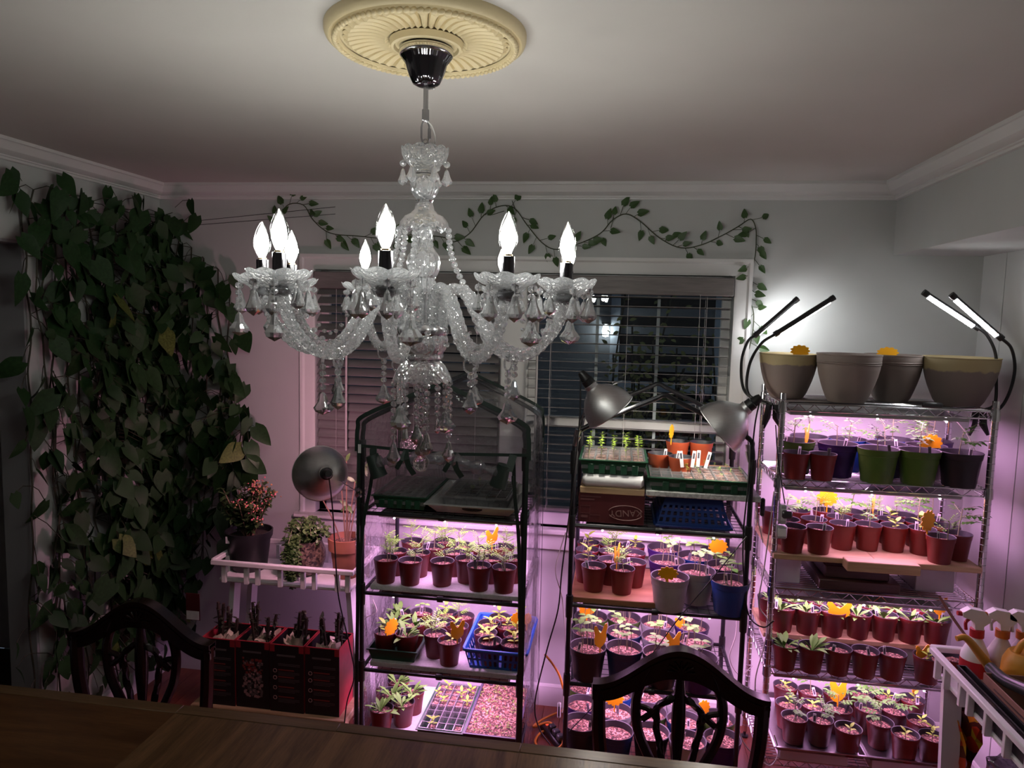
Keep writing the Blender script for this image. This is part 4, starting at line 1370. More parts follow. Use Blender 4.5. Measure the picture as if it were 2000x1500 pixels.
shelf_pots([('front', [(753, 1090), (802, 1095), (864, 1095), (938, 1110), (983, 1112)]),
            ('middle', [(772, 1076), (820, 1079), (892, 1080), (912, 1090), (960, 1096), (1014, 1092)]),
            ('back', [(806, 1056), (846, 1068), (875, 1060), (905, 1064), (935, 1068), (974, 1068)])],
           z2, (-.53, -.10), (G1['x0'] + .03, G1['x1'] - .01), 'second shelf of covered rack', 'seedling pots in the covered rack', plants=('marigold',), hs=1.05)
z3 = gz(gs[1]) + .022

def openbox(x0, x1, y0, y1, z0, z1, t=.003, d=.012, lip=.006):
    """thin tray: tapered walls, inner faces, rolled lip"""
    mb = MB()
    def ring(ix, z):
        return [(x0 + ix, y0 + ix, z), (x1 - ix, y0 + ix, z), (x1 - ix, y1 - ix, z), (x0 + ix, y1 - ix, z)]
    R_ = [ring(d, z0), ring(0, z1 - .004), ring(-lip, z1 - .004), ring(-lip, z1), ring(t, z1), ring(d + t, z0 + t)]
    vs = [p for r in R_ for p in r]; fs = [(3, 2, 1, 0)]
    for i in range(5):
        for k in range(4):
            l = (k + 1) % 4
            fs.append((i * 4 + k, i * 4 + l, i * 4 + 4 + l, i * 4 + 4 + k))
    fs.append((20, 21, 22, 23))
    return mb.add(vs, fs)
def cell_tray(label, x0, x1, y0, y1, z, h, nx, ny, soil='soil', plant=None, prob=0., fill=lambda i, j: True, insert=True, body='trayg', group='seed trays', hs=1., rot=0.):
    c = ((x0 + x1) / 2, (y0 + y1) / 2, z)
    t = thing('seed_tray', label, 'seed tray', c, group, (0, 0, rot))
    X0, X1, Y0, Y1 = x0 - c[0], x1 - c[0], y0 - c[1], y1 - c[1]
    lpart('tray_body', openbox(X0, X1, Y0, Y1, 0, h), M[body], t, True, .4)
    rib = MB()
    for k in range(1, 6):
        x = X0 + (X1 - X0) * k / 6
        rib.box(x - .012, x + .012, Y0 - .002, Y0 + .004, .004, h * .72, .002)
    lpart('tray_rib', rib, M[body], t)
    if insert:
        g = MB(); zt = h + .004; zb = h * .35
        for i in range(nx + 1):
            x = X0 + .006 + (X1 - X0 - .012) * i / nx
            g.box(x - .002, x + .002, Y0 + .005, Y1 - .005, zb, zt)
        for j in range(ny + 1):
            y = Y0 + .006 + (Y1 - Y0 - .012) * j / ny
            g.box(X0 + .005, X1 - .005, y - .002, y + .002, zb, zt)
        lpart('cell_insert', g, M['trayclear'], t, False)
    for i in range(nx):
        for j in range(ny):
            if not fill(i, j):
                continue
            xa = X0 + .006 + (X1 - X0 - .012) * i / nx + .003; xb = X0 + .006 + (X1 - X0 - .012) * (i + 1) / nx - .003
            ya = Y0 + .006 + (Y1 - Y0 - .012) * j / ny + .003; yb_ = Y0 + .006 + (Y1 - Y0 - .012) * (j + 1) / ny - .003
            zt = h * R6.uniform(.9, 1.0)
            sp = lpart('soil_plug', MB().box(xa, xb, ya, yb_, h * .3, zt, .003), M[soil], t)
            if plant and R6.random() < prob:
                link('seedling', SEED[plant][R6.randrange(4)], sp, ((xa + xb) / 2, (ya + yb_) / 2, zt), (0, 0, R6.uniform(0, 6)), hs * R6.uniform(.8, 1.15))
    return t

# ---- covered rack, second tier from below: tray of pots, loose pots, blue basket
tr = thing('pot_tray', 'dark green tray holding maroon pots on the third shelf of covered rack', 'tray', (-.63, -.36, z3))
part('tray_body', openbox(-.733, -.527, -.525, -.20, z3, z3 + .05), M['trayg'], tr, True, .4)
shelf_pots([('front', [(750, 1237), (794, 1239)]), ('middle', [(761, 1216), (806, 1220)]), ('back', [(772, 1194), (816, 1196)])],
           z3 + .004, (-.507, -.20), (-.727, -.533), 'green tray in covered rack', 'pots in the green tray', plants=('rosette', 'zinnia', 'sprout'), tagp=.8)
shelf_pots([('front', [(844, 1235), (878, 1251)]), ('middle', [(850, 1214), (893, 1222)]), ('back', [(860, 1196), (905, 1202)])],
           z3, (-.53, -.13), (-.52, -.335), 'beside blue basket in covered rack', 'pots beside the blue basket', plants=('marigold', 'zinnia'), tagp=.4)
def basket(name, label, x0, x1, y0, y1, z0, h, m, d=.02, flip=False, group='blue plastic baskets'):
    c = Vector(((x0 + x1) / 2, (y0 + y1) / 2, z0))
    t = thing(name, label, 'basket', c, group)
    def wp(s_, u, zz):   # point on wall s_, along u in 0..1, at height fraction
        i = d * (1 - zz) if not flip else d * zz
        X0, X1, Y0, Y1 = x0 + i, x1 - i, y0 + i, y1 - i
        z = z0 + h * zz
        return [Vector((X0 + (X1 - X0) * u, Y0, z)), Vector((X1, Y0 + (Y1 - Y0) * u, z)), Vector((X1 - (X1 - X0) * u, Y1, z)), Vector((X0, Y1 - (Y1 - Y0) * u, z))][s_]
    nrm = [Vector((0, -1, 0)), Vector((1, 0, 0)), Vector((0, 1, 0)), Vector((-1, 0, 0))]
    bands = [(0, .14), (.42, .54), (.82, 1.0)] if not flip else [(0, .12), (.26, .34), (.46, .54), (.66, 1.0)]
    for s_ in range(4):
        mb = MB(); th_ = .0025
        def quad(u0, u1, a, b):
            q = [wp(s_, u0, a), wp(s_, u1, a), wp(s_, u1, b), wp(s_, u0, b)]
            n = nrm[s_] * th_
            vs = q + [p - n for p in q]
            mb.add(vs, [(0, 1, 2, 3), (7, 6, 5, 4), (0, 4, 5, 1), (1, 5, 6, 2), (2, 6, 7, 3), (3, 7, 4, 0)])
        for a, b in bands:
            quad(0, 1, a, b)
        n_ = 11
        for i in range(len(bands) - 1):
            for k in range(n_ + 1):
                u = k / n_
                quad(max(0, u - .022), min(1, u + .022), bands[i][1] - .005, bands[i + 1][0] + .005)
        part('side_panel', mb, M[m], t, False)
    zb = z0 if not flip else z0 + h
    i = d
    part('bottom', MB().box(x0 + i, x1 - i, y0 + i, y1 - i, zb - (.003 if flip else 0), zb + (.003 if not flip else 0)), M[m], t, False)
    zr = z0 + h if not flip else z0
    P = [(x0 - .004, y0 - .004, zr), (x1 + .004, y0 - .004, zr), (x1 + .004, y1 + .004, zr), (x0 - .004, y1 + .004, zr)]
    rp = []
    for k in range(4):
        a = Vector(P[k]); b = Vector(P[(k + 1) % 4]); e = (b - a).normalized() * .018
        rp += [a + e * .3 + Vector((0, 0, 0)), a + e, b - e]
    part('rim', MB().tube(rp, .007, 8, closed=True), M[m], t)
    return t
basket('storage_basket', 'bright blue slotted basket of pots on the third shelf of covered rack', -.325, -.072, -.525, -.17, z3, .085, 'blue')
shelf_pots([('front', [(935, 1245), (966, 1255), (1005, 1257)]), ('middle', [(945, 1226), (975, 1224), (1003, 1233)]), ('back', [(949, 1206), (990, 1202)])],
           z3 + .004, (-.51, -.19), (-.312, -.085), 'blue basket in covered rack', 'pots in the blue basket', plants=('zinnia',), tagp=.5)
# ---- covered rack, floor level
z4 = gz(gs[0]) + .016
shelf_pots([('front', [(743, 1388), (786, 1369)]), ('back', [(748, 1350), (803, 1350), (776, 1328)])],
           z4, (-.53, -.12), (-.735, -.50), 'bottom shelf of covered rack', 'pots on the bottom shelf of the covered rack', plants=('rosette',), tagp=.3)
a, b = at(783, 1417, Z=z4 + .06), at(887, 1427, Z=z4 + .06)
cell_tray('green seed tray with mostly empty clear cells, bottom of covered rack', -.515, -.325, -.54, -.16, z4, .055, 5, 8, plant='zinnia', prob=.35, fill=lambda i, j: j > 3 or (j == 0 and i in (1, 4)), hs=.8)
ft = thing('seed_flat', 'wide flat of bark-flecked soil with tiny sprouts, bottom of covered rack', 'seed tray', (-.21, -.35, z4), 'seed trays')
part('tray_body', openbox(-.315, -.10, -.54, -.12, z4, z4 + .06), mat('purple_lit_tray', (.05, .04, .07), .45), ft, True, .4)  # purple of the grow light put into the tray's colour
gd = [[Vector((-.311 + .207 * i / 16, -.536 + .412 * j / 26, z4 + .053 + R6.uniform(-.003, .004))) for i in range(17)] for j in range(27)]
part('soil', sheet(gd), M['soildry'], ft)
sp = MB()
for k in range(110):
    x, y = R6.uniform(-.305, -.11), R6.uniform(-.53, -.13); a = R6.uniform(0, pi)
    for q in range(2):
        sp.leaf((x, y, z4 + .058), (cos(a + q * pi), sin(a + q * pi), .5), (0, 0, 1), .010, .005, rows=2)
part('sprouts', sp, M['green1'], ft)['kind'] = 'stuff'

# ---- covered rack, top tier: domed tray and white tray
zt = gz(gs[3])
cell_tray('dark green seed tray under a clear dome, top shelf of covered rack', -.725, -.50, -.50, -.14, zt, .055, 6, 9, soil='soildark', insert=True)
dm = MB().box(-.722, -.503, -.497, -.143, zt + .056, zt + .058)
dome = thing('tray_dome', 'clear ribbed dome lid on the green tray in the covered rack', 'dome lid', (-.61, -.32, zt + .06))
def ringd(ix, z):
    return [Vector((-.722 + ix, -.497 + ix, z)), Vector((-.503 - ix, -.497 + ix, z)), Vector((-.503 - ix, -.143 - ix, z)), Vector((-.722 + ix, -.143 - ix, z))]
zz = zt + .058
vs = []; fs = []
for r in (ringd(-.004, zz), ringd(0, zz + .003), ringd(.012, zz + .075), ringd(.028, zz + .092)):
    vs += r
for i in range(3):
    for k in range(4):
        l = (k + 1) % 4
        fs.append((i * 4 + k, i * 4 + l, i * 4 + 4 + l, i * 4 + 4 + k))
fs.append((12, 13, 14, 15))
part('lid', MB().add(vs, fs), M['dome'], dome, True, .4)
rb = MB()
for k in range(9):
    y = -.48 + .32 * k / 8
    rb.tube([(-.506, y, zz + .006), (-.516, y, zz + .072)], .002, 4).tube([(-.719, y, zz + .006), (-.709, y, zz + .072)], .002, 4)
part('lid_rib', rb, M['dome'], dome)
part('vent_knob', MB().lathe([(0, .0), (.016, 0), (.016, .006), (.01, .009), (0, .009)], 16, Matrix.Translation((-.61, -.34, zz + .092))), M['ribbon'], dome)
wt = thing('serving_tray', 'shallow white tray with a handle slot, top shelf of covered rack', 'tray', (-.29, -.32, zt))
part('tray_body', openbox(-.49, -.125, -.53, -.11, zt, zt + .042, .004, .035, .01), M['greypot'], wt, True, .5)
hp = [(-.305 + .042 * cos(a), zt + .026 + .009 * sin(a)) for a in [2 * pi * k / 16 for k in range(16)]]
part('slot_shade_disc', MB().prism(hp, -.5215, -.5185, Matrix.Translation((0, 0, 0))), M['soildark'], wt)  # dark disc stands in for the shade of the open slot
cell_tray('clear cell tray of dark soil standing in the white tray', -.44, -.17, -.475, -.16, zt + .006, .055, 6, 8, soil='soildark', body='trayclear', plant='tall', prob=.06, hs=.6)

# ================================================================== open black rack
h2 = G2['sh']
zt = gz(h2[3])
kb = thing('carton', 'maroon KANDY printed carton standing upside down on the open black rack', 'box', (.245, -.36, zt))
kx0, kx1, ky0, ky1, kz = .118, .372, -.525, -.20, .115
part('carton_body', MB().box(kx0, kx1, ky0, ky1, zt, zt + kz, .002), M['kandybox'], kb)
cu = bpy.data.curves.new('lettering', 'FONT'); cu.body = 'KANDY'; cu.size = .036; cu.align_x = 'CENTER'; cu.align_y = 'CENTER'; cu.extrude = .0004
to = bpy.data.objects.new('lettering_source', cu); COL.objects.link(to)
bpy.context.view_layer.update()
tme = bpy.data.meshes.new_from_object(to); COL.objects.unlink(to); bpy.data.objects.remove(to)
tme.materials.clear(); tme.materials.append(M['kandyprint'])
o = link('lettering', tme, kb, (.056, ky0 - .0012 + .36, .045), (pi / 2, pi - .08, 0))
ar = MB()
for s_, ph in ((1, (.25, 2.9)), (-1, (3.5, 6.0))):
    P = []
    for k in range(15):
        a = ph[0] + (ph[1] - ph[0]) * k / 14
        P.append((.30 + .066 * cos(a), ky0 - .0012, zt + .045 + .029 * sin(a)))
    ar.tube(P, .0013, 4)
part('logo_swoosh', ar, M['kandyprint'], kb)
pr = MB()
for (a, b, c, d) in ((.125, .163, .035, .036), (.125, .163, .065, .066), (.125, .126, .01, .066), (.163, .164, .01, .066), (.164, .203, .03, .031), (.203, .204, .008, .031), (.125, .18, .088, .094), (.125, .205, .1, .104), (.13, .155, .018, .028)):
    pr.box(a, b, ky0 - .0012, ky0 - .0004, zt + c, zt + d)
part('carton_print', pr, mat('dim_carton_print', (.16, .06, .06), .6), kb, False)
board('wood_board', kx0 + .004, kx1 - .002, -.53, -.19, zt + kz, zt + kz + .026, 'pine', 'short pine board lying on the maroon carton', group='wood boards')
fz = zt + kz + .026
fo = MB()
fo.box(kx0 + .012, kx1 - .006, -.535, -.20, fz, fz + .05, .014)
single('foam_block', fo, M['whitep'], 'rounded white foam block on the pine board above the carton', 'foam block', angle=1.2)
cell_tray('green cell tray of tall thin seedlings lit by a clamp lamp', .12, .372, -.53, -.25, fz + .05, .058, 5, 5, soil='soildry', plant='tall', prob=1., hs=.95)
basket('storage_basket', 'blue basket turned upside down on the open black rack', .42, .70, -.50, -.20, zt, .115, 'bluedark', .035, True)
gb = zt + .118
board('foam_board', .375, .80, -.53, -.14, gb, gb + .022, 'greyfoam', 'grey speckled foam board on the upturned blue basket', group='foam boards')
cell_tray('long green cell tray with orange pots and white tags, open rack top', .385, .765, -.525, -.26, gb + .022, .052, 9, 5, soil='soildry', plant='tall', prob=.55, hs=.45, fill=lambda i, j: i > 2)
zz = gb + .022 + .055
shelf_pots([('front', [(1276, 877, 'orangepot', 'small', 'none'), (1303, 887, 'orangepot', 'small', 'none')])], gb + .026, (-.54, -.25), (.385, .60), 'long tray of open rack', 'orange pots on the open rack', dry=1, tagp=1)
bk = at(1324, 857, Z=gb + .15)
shelf_pots([('back', [(1324, 857, 'orangepot', 'small', 'none'), (1370, 855, 'orangepot', 'small', 'none')])], gb + .06, (-.26, -.13), (.46, .75), 'behind long tray of open rack', 'orange pots on the open rack', dry=0, tagp=.5)
board('wood_board', .46, .74, -.25, -.14, gb + .022, gb + .058, 'pine', 'pine block behind the long green tray on open rack', group='wood boards')
for k, (u, v) in enumerate(((1331, 898), (1354, 898), (1364, 897), (1382, 900))):
    p = at(u, v, Y=-.40)
    o = tag(link('plant_marker', TAGM['tagw'], None, (p.x, p.y, p.z), (.2, (-.15, .08, .0, .2)[k], 0), (1.15, 1, 1.1)), '%s white plant marker from left in the long green tray' % ORD[k], 'plant tag', 'markers in the long tray')
    link('handwriting', INK, o)
# second shelf
z5 = gz(h2[2])
board('wood_board', .10, .43, -.545, -.16, z5, z5 + .024, 'redpine', 'reddish wood board under maroon pots on the open black rack', group='wood boards')
shelf_pots([('front', [(1160, 1104), (1216, 1109)]), ('second', [(1140, 1088), (1189, 1092), (1238, 1097)]), ('third', [(1132, 1070), (1183, 1075), (1235, 1079)]), ('back', [(1143, 1050), (1183, 1051), (1227, 1056)])],
           z5 + .024, (-.545, -.12), (.10, .405), 'wood board of open rack', 'maroon pots on the open rack', plants=('marigold', 'zinnia', 'none'), dry=.5)
shelf_pots([('front', [(1295, 1121, 'greypot', 'big', 'none'), (1353, 1112, 'greypot', 'big', 'sprout'), (1420, 1130, 'bluepot', 'big', 'sprout')]),
            ('middle', [(1288, 1091, 'purple', 'big', 'sprout'), (1345, 1085, 'bluepot', 'big', 'sprout'), (1411, 1104, 'blackpot', 'big', 'sprout')]),
            ('back', [(1284, 1070, 'purple', 'big', 'sprout'), (1395, 1077, 'lime', 'big', 'sprout')])],
           z5, (-.60, -.06), (.405, .79), 'second shelf of open rack', 'large pots on the open rack', kind='big', dry=.3)
# third shelf
z6 = gz(h2[1])
shelf_pots([('front', [(1145, 1257, 'blackpot'), (1216, 1262, 'navypot'), (1282, 1272, 'blackpot'), (1362, 1282, 'purple')]),
            ('middle', [(1137, 1228, 'blackpot'), (1207, 1233, 'navypot'), (1282, 1242, 'greypot'), (1355, 1248, 'blackpot')]),
            ('back', [(1147, 1206, 'lime'), (1210, 1209, 'lime'), (1280, 1214, 'greypot'), (1350, 1222, 'purple')])],
           z6, (-.57, -.06), (.10, .76), 'third shelf of open rack', 'large pots on the open rack', kind='big', plants=('sprout',), dry=.4)
z7 = gz(h2[0])
shelf_pots([('front', [(1140, 1407, 'blackpot'), (1202, 1414, 'navypot'), (1258, 1422, 'blackpot'), (1320, 1430, 'greypot'), (1385, 1436, 'purple')]),
            ('middle', [(1134, 1374, 'purple'), (1198, 1382, 'greypot'), (1258, 1389, 'lime'), (1318, 1398, 'navypot'), (1375, 1405, 'lime')]),
            ('back', [(1135, 1350, 'lime'), (1195, 1358, 'bluepot'), (1252, 1364, 'purple'), (1305, 1369, 'greypot')])],
           z7, (-.60, -.06), (.08, .80), 'bottom shelf of open rack', 'large pots on the open rack', kind='big', plants=('none',), dry=1., tagp=.7)

# ================================================================== chrome wire shelving
w2 = WR['sh'][3] + .003
shelf_pots([('front', [(1517, 884, 'maroon', 'small', 'none'), (1554, 894, 'maroon', 'small', 'none'), (1590, 892, 'maroon', 'small', 'none'), (1647, 884, 'purple'), (1717, 886, 'lime'), (1790, 889, 'lime'), (1865, 894, 'blackpot')]),
            ('back', [(1526, 860, 'lime'), (1590, 864, 'greypot'), (1660, 868, 'bluepot'), (1715, 868, 'navypot'), (1775, 872, 'bluepot'), (1835, 878, 'blackpot'), (1890, 886, 'purple')])],
           w2, (-.48, -.08), (.885, 1.60), 'upper shelf of chrome shelving', 'pots on the upper chrome shelf', kind='big', plants=('tomato',), hs=.78)
# raised boards on the middle shelf
w3 = WR['sh'][2] + .003
zb = .948
single('wood_block', MB().box(1.05, 1.345, -.44, -.16, w3, w3 + .04, .004).box(1.075, 1.31, -.42, -.18, w3 + .04, zb - .03, .004), M['darkblock'], 'dark stained wood block propping up boards in the chrome shelving', 'wood block')
board('support_box', .885, .99, -.40, -.15, w3, zb - .0005, 'whitep', 'white box under the left end of the raised boards in the chrome shelving', 'box')
board('support_box', 1.42, 1.56, -.38, -.14, w3, zb - .0005, 'whitep', 'white box under the right end of the raised boards in the chrome shelving', 'box')
board('wood_board', .865, 1.235, -.485, -.11, zb, zb + .022, 'pine', 'left pine board carrying maroon pots midway up chrome shelving', group='wood boards')
board('wood_board', 1.2352, 1.60, -.49, -.11, zb, zb + .022, 'pine', 'right pine board carrying maroon pots midway up chrome shelving', group='wood boards')
board('wood_block', 1.115, 1.37, -.545, -.4855, zb - .008, zb + .03, 'pine', 'pine block in front of the raised boards in the chrome shelving', 'wood block')
shelf_pots([('front', [(1549, 1027), (1601, 1029), (1651, 1022), (1702, 1024), (1752, 1027), (1799, 1034), (1851, 1047), (1896, 1043)]),
            ('middle', [(1537, 1013), (1590, 1013), (1640, 1009), (1692, 1011), (1745, 1012), (1800, 1020), (1860, 1030)]),
            ('back', [(1510, 995), (1558, 996), (1612, 996), (1662, 996), (1715, 1000), (1765, 1005), (1815, 1012)])],
           zb + .022, (-.49, -.11), (.865, 1.60), 'raised boards of chrome shelving', 'pots on the raised boards', plants=('tomato', 'marigold', 'tomato', 'zinnia', 'none'), hs=1.0)
# lower shelf
w4 = WR['sh'][1] + .003
zl = .583
board('support_box', .90, 1.56, -.34, -.13, w4, zl - .0005, 'whitep', 'long white box under the pine board low in the chrome shelving', 'box')
board('wood_board', .87, 1.57, -.365, -.11, zl, zl + .022, 'pine', 'long pine board of leafy seedlings low in the chrome shelving', group='wood boards')
shelf_pots([('front', [(1537, 1197), (1584, 1199), (1632, 1200), (1682, 1205), (1741, 1210), (1797, 1213), (1850, 1216)]),
            ('back', [(1512, 1172), (1560, 1178), (1605, 1180), (1655, 1182), (1705, 1184), (1755, 1188), (1812, 1192)])],
           zl + .022, (-.37, -.11), (.865, 1.58), 'pine board low in chrome shelving', 'leafy pots on the long pine board', plants=('rosette',), dry=.3, hs=.82)
shelf_pots([('front', [(1535, 1258, None, None, 'rosette'), (1582, 1263, None, None, 'rosette'), (1635, 1270), (1684, 1273), (1739, 1281), (1819, 1283, None, None, 'zinnia'), (1858, 1283)])],
           w4, (-.50, -.37), (.885, 1.60), 'bare wire of chrome shelving', 'pots on the bare wire shelf', plants=('none',), dry=.3)
# baking trays at the bottom
w5 = WR['sh'][0] + .003
for k, (a, b) in enumerate(((.905, 1.235), (1.245, 1.575))):
    board('storage_box', a + .03, b - .04, -.47, -.14, w5, w5 + .07, 'whitep', '%s white box under a baking tray at the bottom of chrome shelving' % ('left', 'right')[k], 'box', 'white boxes under the baking trays', b=.006)
    t = thing('baking_tray', '%s steel baking tray of seedling pots at the bottom of chrome shelving' % ('left', 'right')[k], 'baking tray', ((a + b) / 2, -.32, w5 + .07), 'baking trays')
    part('tray_body', openbox(a, b, -.53, -.11, w5 + .0705, w5 + .092, .002, .010, .006), M['steel'], t, True, .4)
zt5 = w5 + .074
shelf_pots([('front', [(1552, 1398), (1601, 1402), (1657, 1424), (1721, 1408), (1766, 1433), (1822, 1437)]),
            ('middle', [(1540, 1374), (1590, 1377), (1639, 1382), (1697, 1384), (1750, 1387), (1795, 1405)]),
            ('back', [(1535, 1338), (1582, 1348), (1632, 1352), (1690, 1354), (1742, 1360), (1790, 1365)])],
           zt5, (-.53, -.12), (.92, 1.56), 'baking trays of chrome shelving', 'pots in the baking trays', plants=('tomato', 'tomato', 'zinnia'), dry=.3, hs=.8)

# ================================================================== big taupe planters on top
wt_ = WR['sh'][4] + .003
def planter(u0, u1, v, Y, label, stain, lines):
    a, b = at(u0, v, Y=Y), at(u1, v, Y=Y)
    r = (b.x - a.x) / 2; c = Vector(((a.x + b.x) / 2, Y, wt_)); h = (a.z + b.z) / 2 - wt_
    t = thing('planter', label, 'planter', c, 'taupe planters on the chrome shelving')
    def R_(z):
        return r * (.58 + .41 * sin((z / h) * pi / 2) ** .95) if z > .06 * h else r * (.55 + z / h)
    zs = [0, .04, .1, .25, .4, .55, .70]
    lo = [(0, .001)] + [(R_(h * q), h * q) for q in zs]
    hi = [(R_(h * q), h * q) for q in (.70, .85, .95)] + [(r * .985, h * .965), (r, h * .975), (r, h), (r * .95, h), (r * .90, h * .85), (r * .78, h * .6)]
    lpart('planter_wall', MB().lathe(lo, 40), M['stained'] if stain else M['taupe'], t)
    lpart('planter_rim', MB().lathe(hi, 40, fn=None), M['stained'] if stain else M['taupe'], t)
    if lines:
        g = MB()
        for q in (.80, .84):
            g.lathe([(R_(h * q), h * q - .002), (R_(h * q) + .0025, h * q), (R_(h * q), h * q + .002)], 40)
        lpart('ridge', g, M['taupe'], t)
    lpart('soil', MB().disc(r * .80, h * .62, 32), M['soil'], t)
planter(1484, 1598, 690, -.25, 'leftmost taupe planter with an orange card on the chrome shelving', True, False)
planter(1596, 1722, 691, -.35, 'second taupe planter with two ridges under its rim', False, True)
planter(1690, 1803, 692, -.235, 'third taupe planter, half hidden behind the ridged one', False, True)
planter(1806, 1951, 697, -.31, 'rightmost taupe planter with a ragged yellow-stained rim', True, False)

# ================================================================== orange sticky traps
def flat(poly, t=.0009):
    return MB().prism(poly, -t, t).mesh('sticky_card', M['trap'], False)
def sun():
    P = []
    for k in range(66):
        a = 2 * pi * k / 66
        r = .5 * (.80 + .20 * abs(cos(5.5 * a)))
        P.append((r * cos(a), .5 + r * sin(a)))
    return P
def butterfly():
    half = [(0, .62), (.10, .70), (.30, .98), (.46, 1.0), (.50, .82), (.40, .60), (.44, .42), (.40, .22), (.22, .08), (.06, .02)]
    return [(x, z) for x, z in half] + [(-x, z) for x, z in reversed(half[1:])]
CARD = dict(s=flat(sun()), b=flat(butterfly()))
STK = MB().box(-.0025, .0025, -.0012, .0012, -.5, .1).mesh('stake', M['trap'])
traps = [(1575, 850, 24, 34, 'b', -.33, 1.2, 'narrow orange butterfly card in a pot on the upper chrome shelf'),
         (1817, 868, 40, 32, 's', -.33, .2, 'orange sun card among pots on the upper chrome shelf'),
         (1615, 974, 38, 30, 's', -.14, .0, 'orange sun card at the back of the raised boards'),
         (1705, 986, 18, 30, 'b', -.27, 1.15, 'narrow orange card midway along the raised boards'),
         (1811, 1020, 28, 38, 's', -.44, .5, 'orange sun card near the right of the raised boards'),
         (1638, 1194, 42, 30, 'b', -.36, .1, 'orange butterfly card on the third leafy pot low in the chrome shelving'),
         (1835, 1187, 24, 30, 'b', -.30, .3, 'orange butterfly card at the right of the leafy pots'),
         (1800, 1275, 24, 22, 'b', -.45, .4, 'orange butterfly card in the pot beside the white stand'),
         (1636, 1350, 34, 44, 'b', -.30, .5, 'orange butterfly card in the baking tray pots'),
         (1786, 1346, 12, 18, 'b', -.17, .6, 'tiny orange card at the back right of the baking trays'),
         (1562, 686, 35, 22, 's', -.27, .0, 'orange sun card in the leftmost taupe planter'),
         (1733, 690, 38, 20, 's', -.26, .1, 'orange sun card in the half hidden taupe planter'),
         (961, 1048, 18, 32, 'b', -.36, 1.1, 'narrow orange butterfly card on second shelf of covered rack'),
         (764, 1225, 15, 32, 's', -.49, 1.15, 'narrow orange card in the green tray of the covered rack'),
         (893, 1231, 25, 36, 'b', -.50, .5, 'orange butterfly card beside the blue basket'),
         (1010, 1208, 24, 24, 's', -.36, .3, 'orange sun card inside the blue basket'),
         (1029, 1209, 16, 22, 's', -.34, .8, 'orange sun card at the right edge of the blue basket'),
         (1311, 843, 12, 28, 's', -.22, 1.2, 'narrow orange card in an orange pot on the open rack'),
         (1204, 1082, 14, 36, 'b', -.45, 1.25, 'narrow orange card among maroon pots on the open rack'),
         (1304, 1120, 38, 26, 's', -.56, .0, 'orange sun card in the front grey pot'),
         (1402, 1068, 36, 28, 's', -.20, .1, 'orange sun card in the green pot on the open rack'),
         (1172, 1243, 24, 44, 'b', -.53, .7, 'orange butterfly card in the black pot, third shelf of open rack'),
         (1314, 1253, 28, 34, 'b', -.46, .4, 'orange butterfly card beside the top of the right dining chair'),
         (1328, 1216, 20, 18, 'b', -.20, .3, 'orange card at the back of the third shelf, open rack'),
         (1146, 1192, 32, 18, 'b', -.20, .2, 'orange butterfly card at the back left, third shelf of open rack'),
         (1200, 1366, 34, 26, 's', -.42, .2, 'orange sun card left of the chair splat, bottom of open rack'),
         (1373, 1384, 24, 30, 's', -.40, .5, 'orange sun card right of the chair splat, bottom of open rack'),
         (1405, 1426, 16, 26, 'b', -.50, .7, 'orange card beside the right chair post, bottom of open rack')]
for (u, v, wp_, hp_, k, Y, rz, lab) in traps:
    c = at(u, v, Y=Y); b = at(u, v + hp_ / 2, Y=Y); s_ = (c - CAM).length / FPX
    h = hp_ * s_; w = wp_ * s_ / max(.4, cos(rz))
    o = tag(link('sticky_trap', None, None, b, (0, 0, rz)), lab, 'sticky trap', 'orange sticky traps')
    link('card', CARD[k], o, scale=(w, 1, h)); link('stake', STK, o, scale=(1, 1, .05))
# ================================================================== dining table
TZ, TY0, TY1, TX0, TX1 = .76, -1.545, -2.62, -1.75, 1.02
tb = thing('dining_table', 'dark oak dining table with leaves crossing the bottom of the view', 'table', (-.35, -2.08, 0))
xa = [TX0, at(300, 1430, Z=TZ).x, at(640, 1450, Z=TZ).x, at(1012, 1480, Z=TZ).x, TX1]
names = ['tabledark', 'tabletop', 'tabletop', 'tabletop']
for k in range(4):
    x0_, x1_ = xa[k] + .0003, xa[k + 1] - .0003
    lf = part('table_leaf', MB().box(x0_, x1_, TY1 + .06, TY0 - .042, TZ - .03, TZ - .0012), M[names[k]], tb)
    n = max(2, int((x1_ - x0_) / .11))
    part('leaf_edge', MB().box(x0_, x1_, TY0 - .041, TY0, TZ - .034, TZ, .0015), M['tableedge'], tb)
    part('leaf_edge', MB().box(x0_, x1_, TY1, TY1 + .059, TZ - .034, TZ, .006), M['tableedge'], tb)
part('seam_light_block', MB().box(TX0 + .02, TX1 - .02, TY1 + .02, TY0 - .02, TZ - .045, TZ - .0345), M['tabledark'], tb)  # unseen dark slab added under the leaves to keep light out of the seams
part('apron', MB().box(TX0 + .12, TX1 - .12, TY0 - .14, TY0 - .118, TZ - .13, TZ - .034, .003).box(TX0 + .12, TX1 - .12, TY1 + .118, TY1 + .14, TZ - .13, TZ - .034, .003).box(TX0 + .12, TX0 + .142, TY1 + .14, TY0 - .14, TZ - .13, TZ - .034, .003).box(TX1 - .142, TX1 - .12, TY1 + .14, TY0 - .14, TZ - .13, TZ - .034, .003), M['tabledark'], tb)
for x in (TX0 + .15, TX1 - .15):
    for y in (TY0 - .15, TY1 + .15):
        part('leg', MB().lathe([(.0, 0), (.022, 0), (.03, .03), (.022, .07), (.034, .25), (.04, .45), (.03, .55), (.042, .58), (.042, TZ - .034)], 20, Matrix.Translation((x, y, 0))), M['tabledark'], tb)

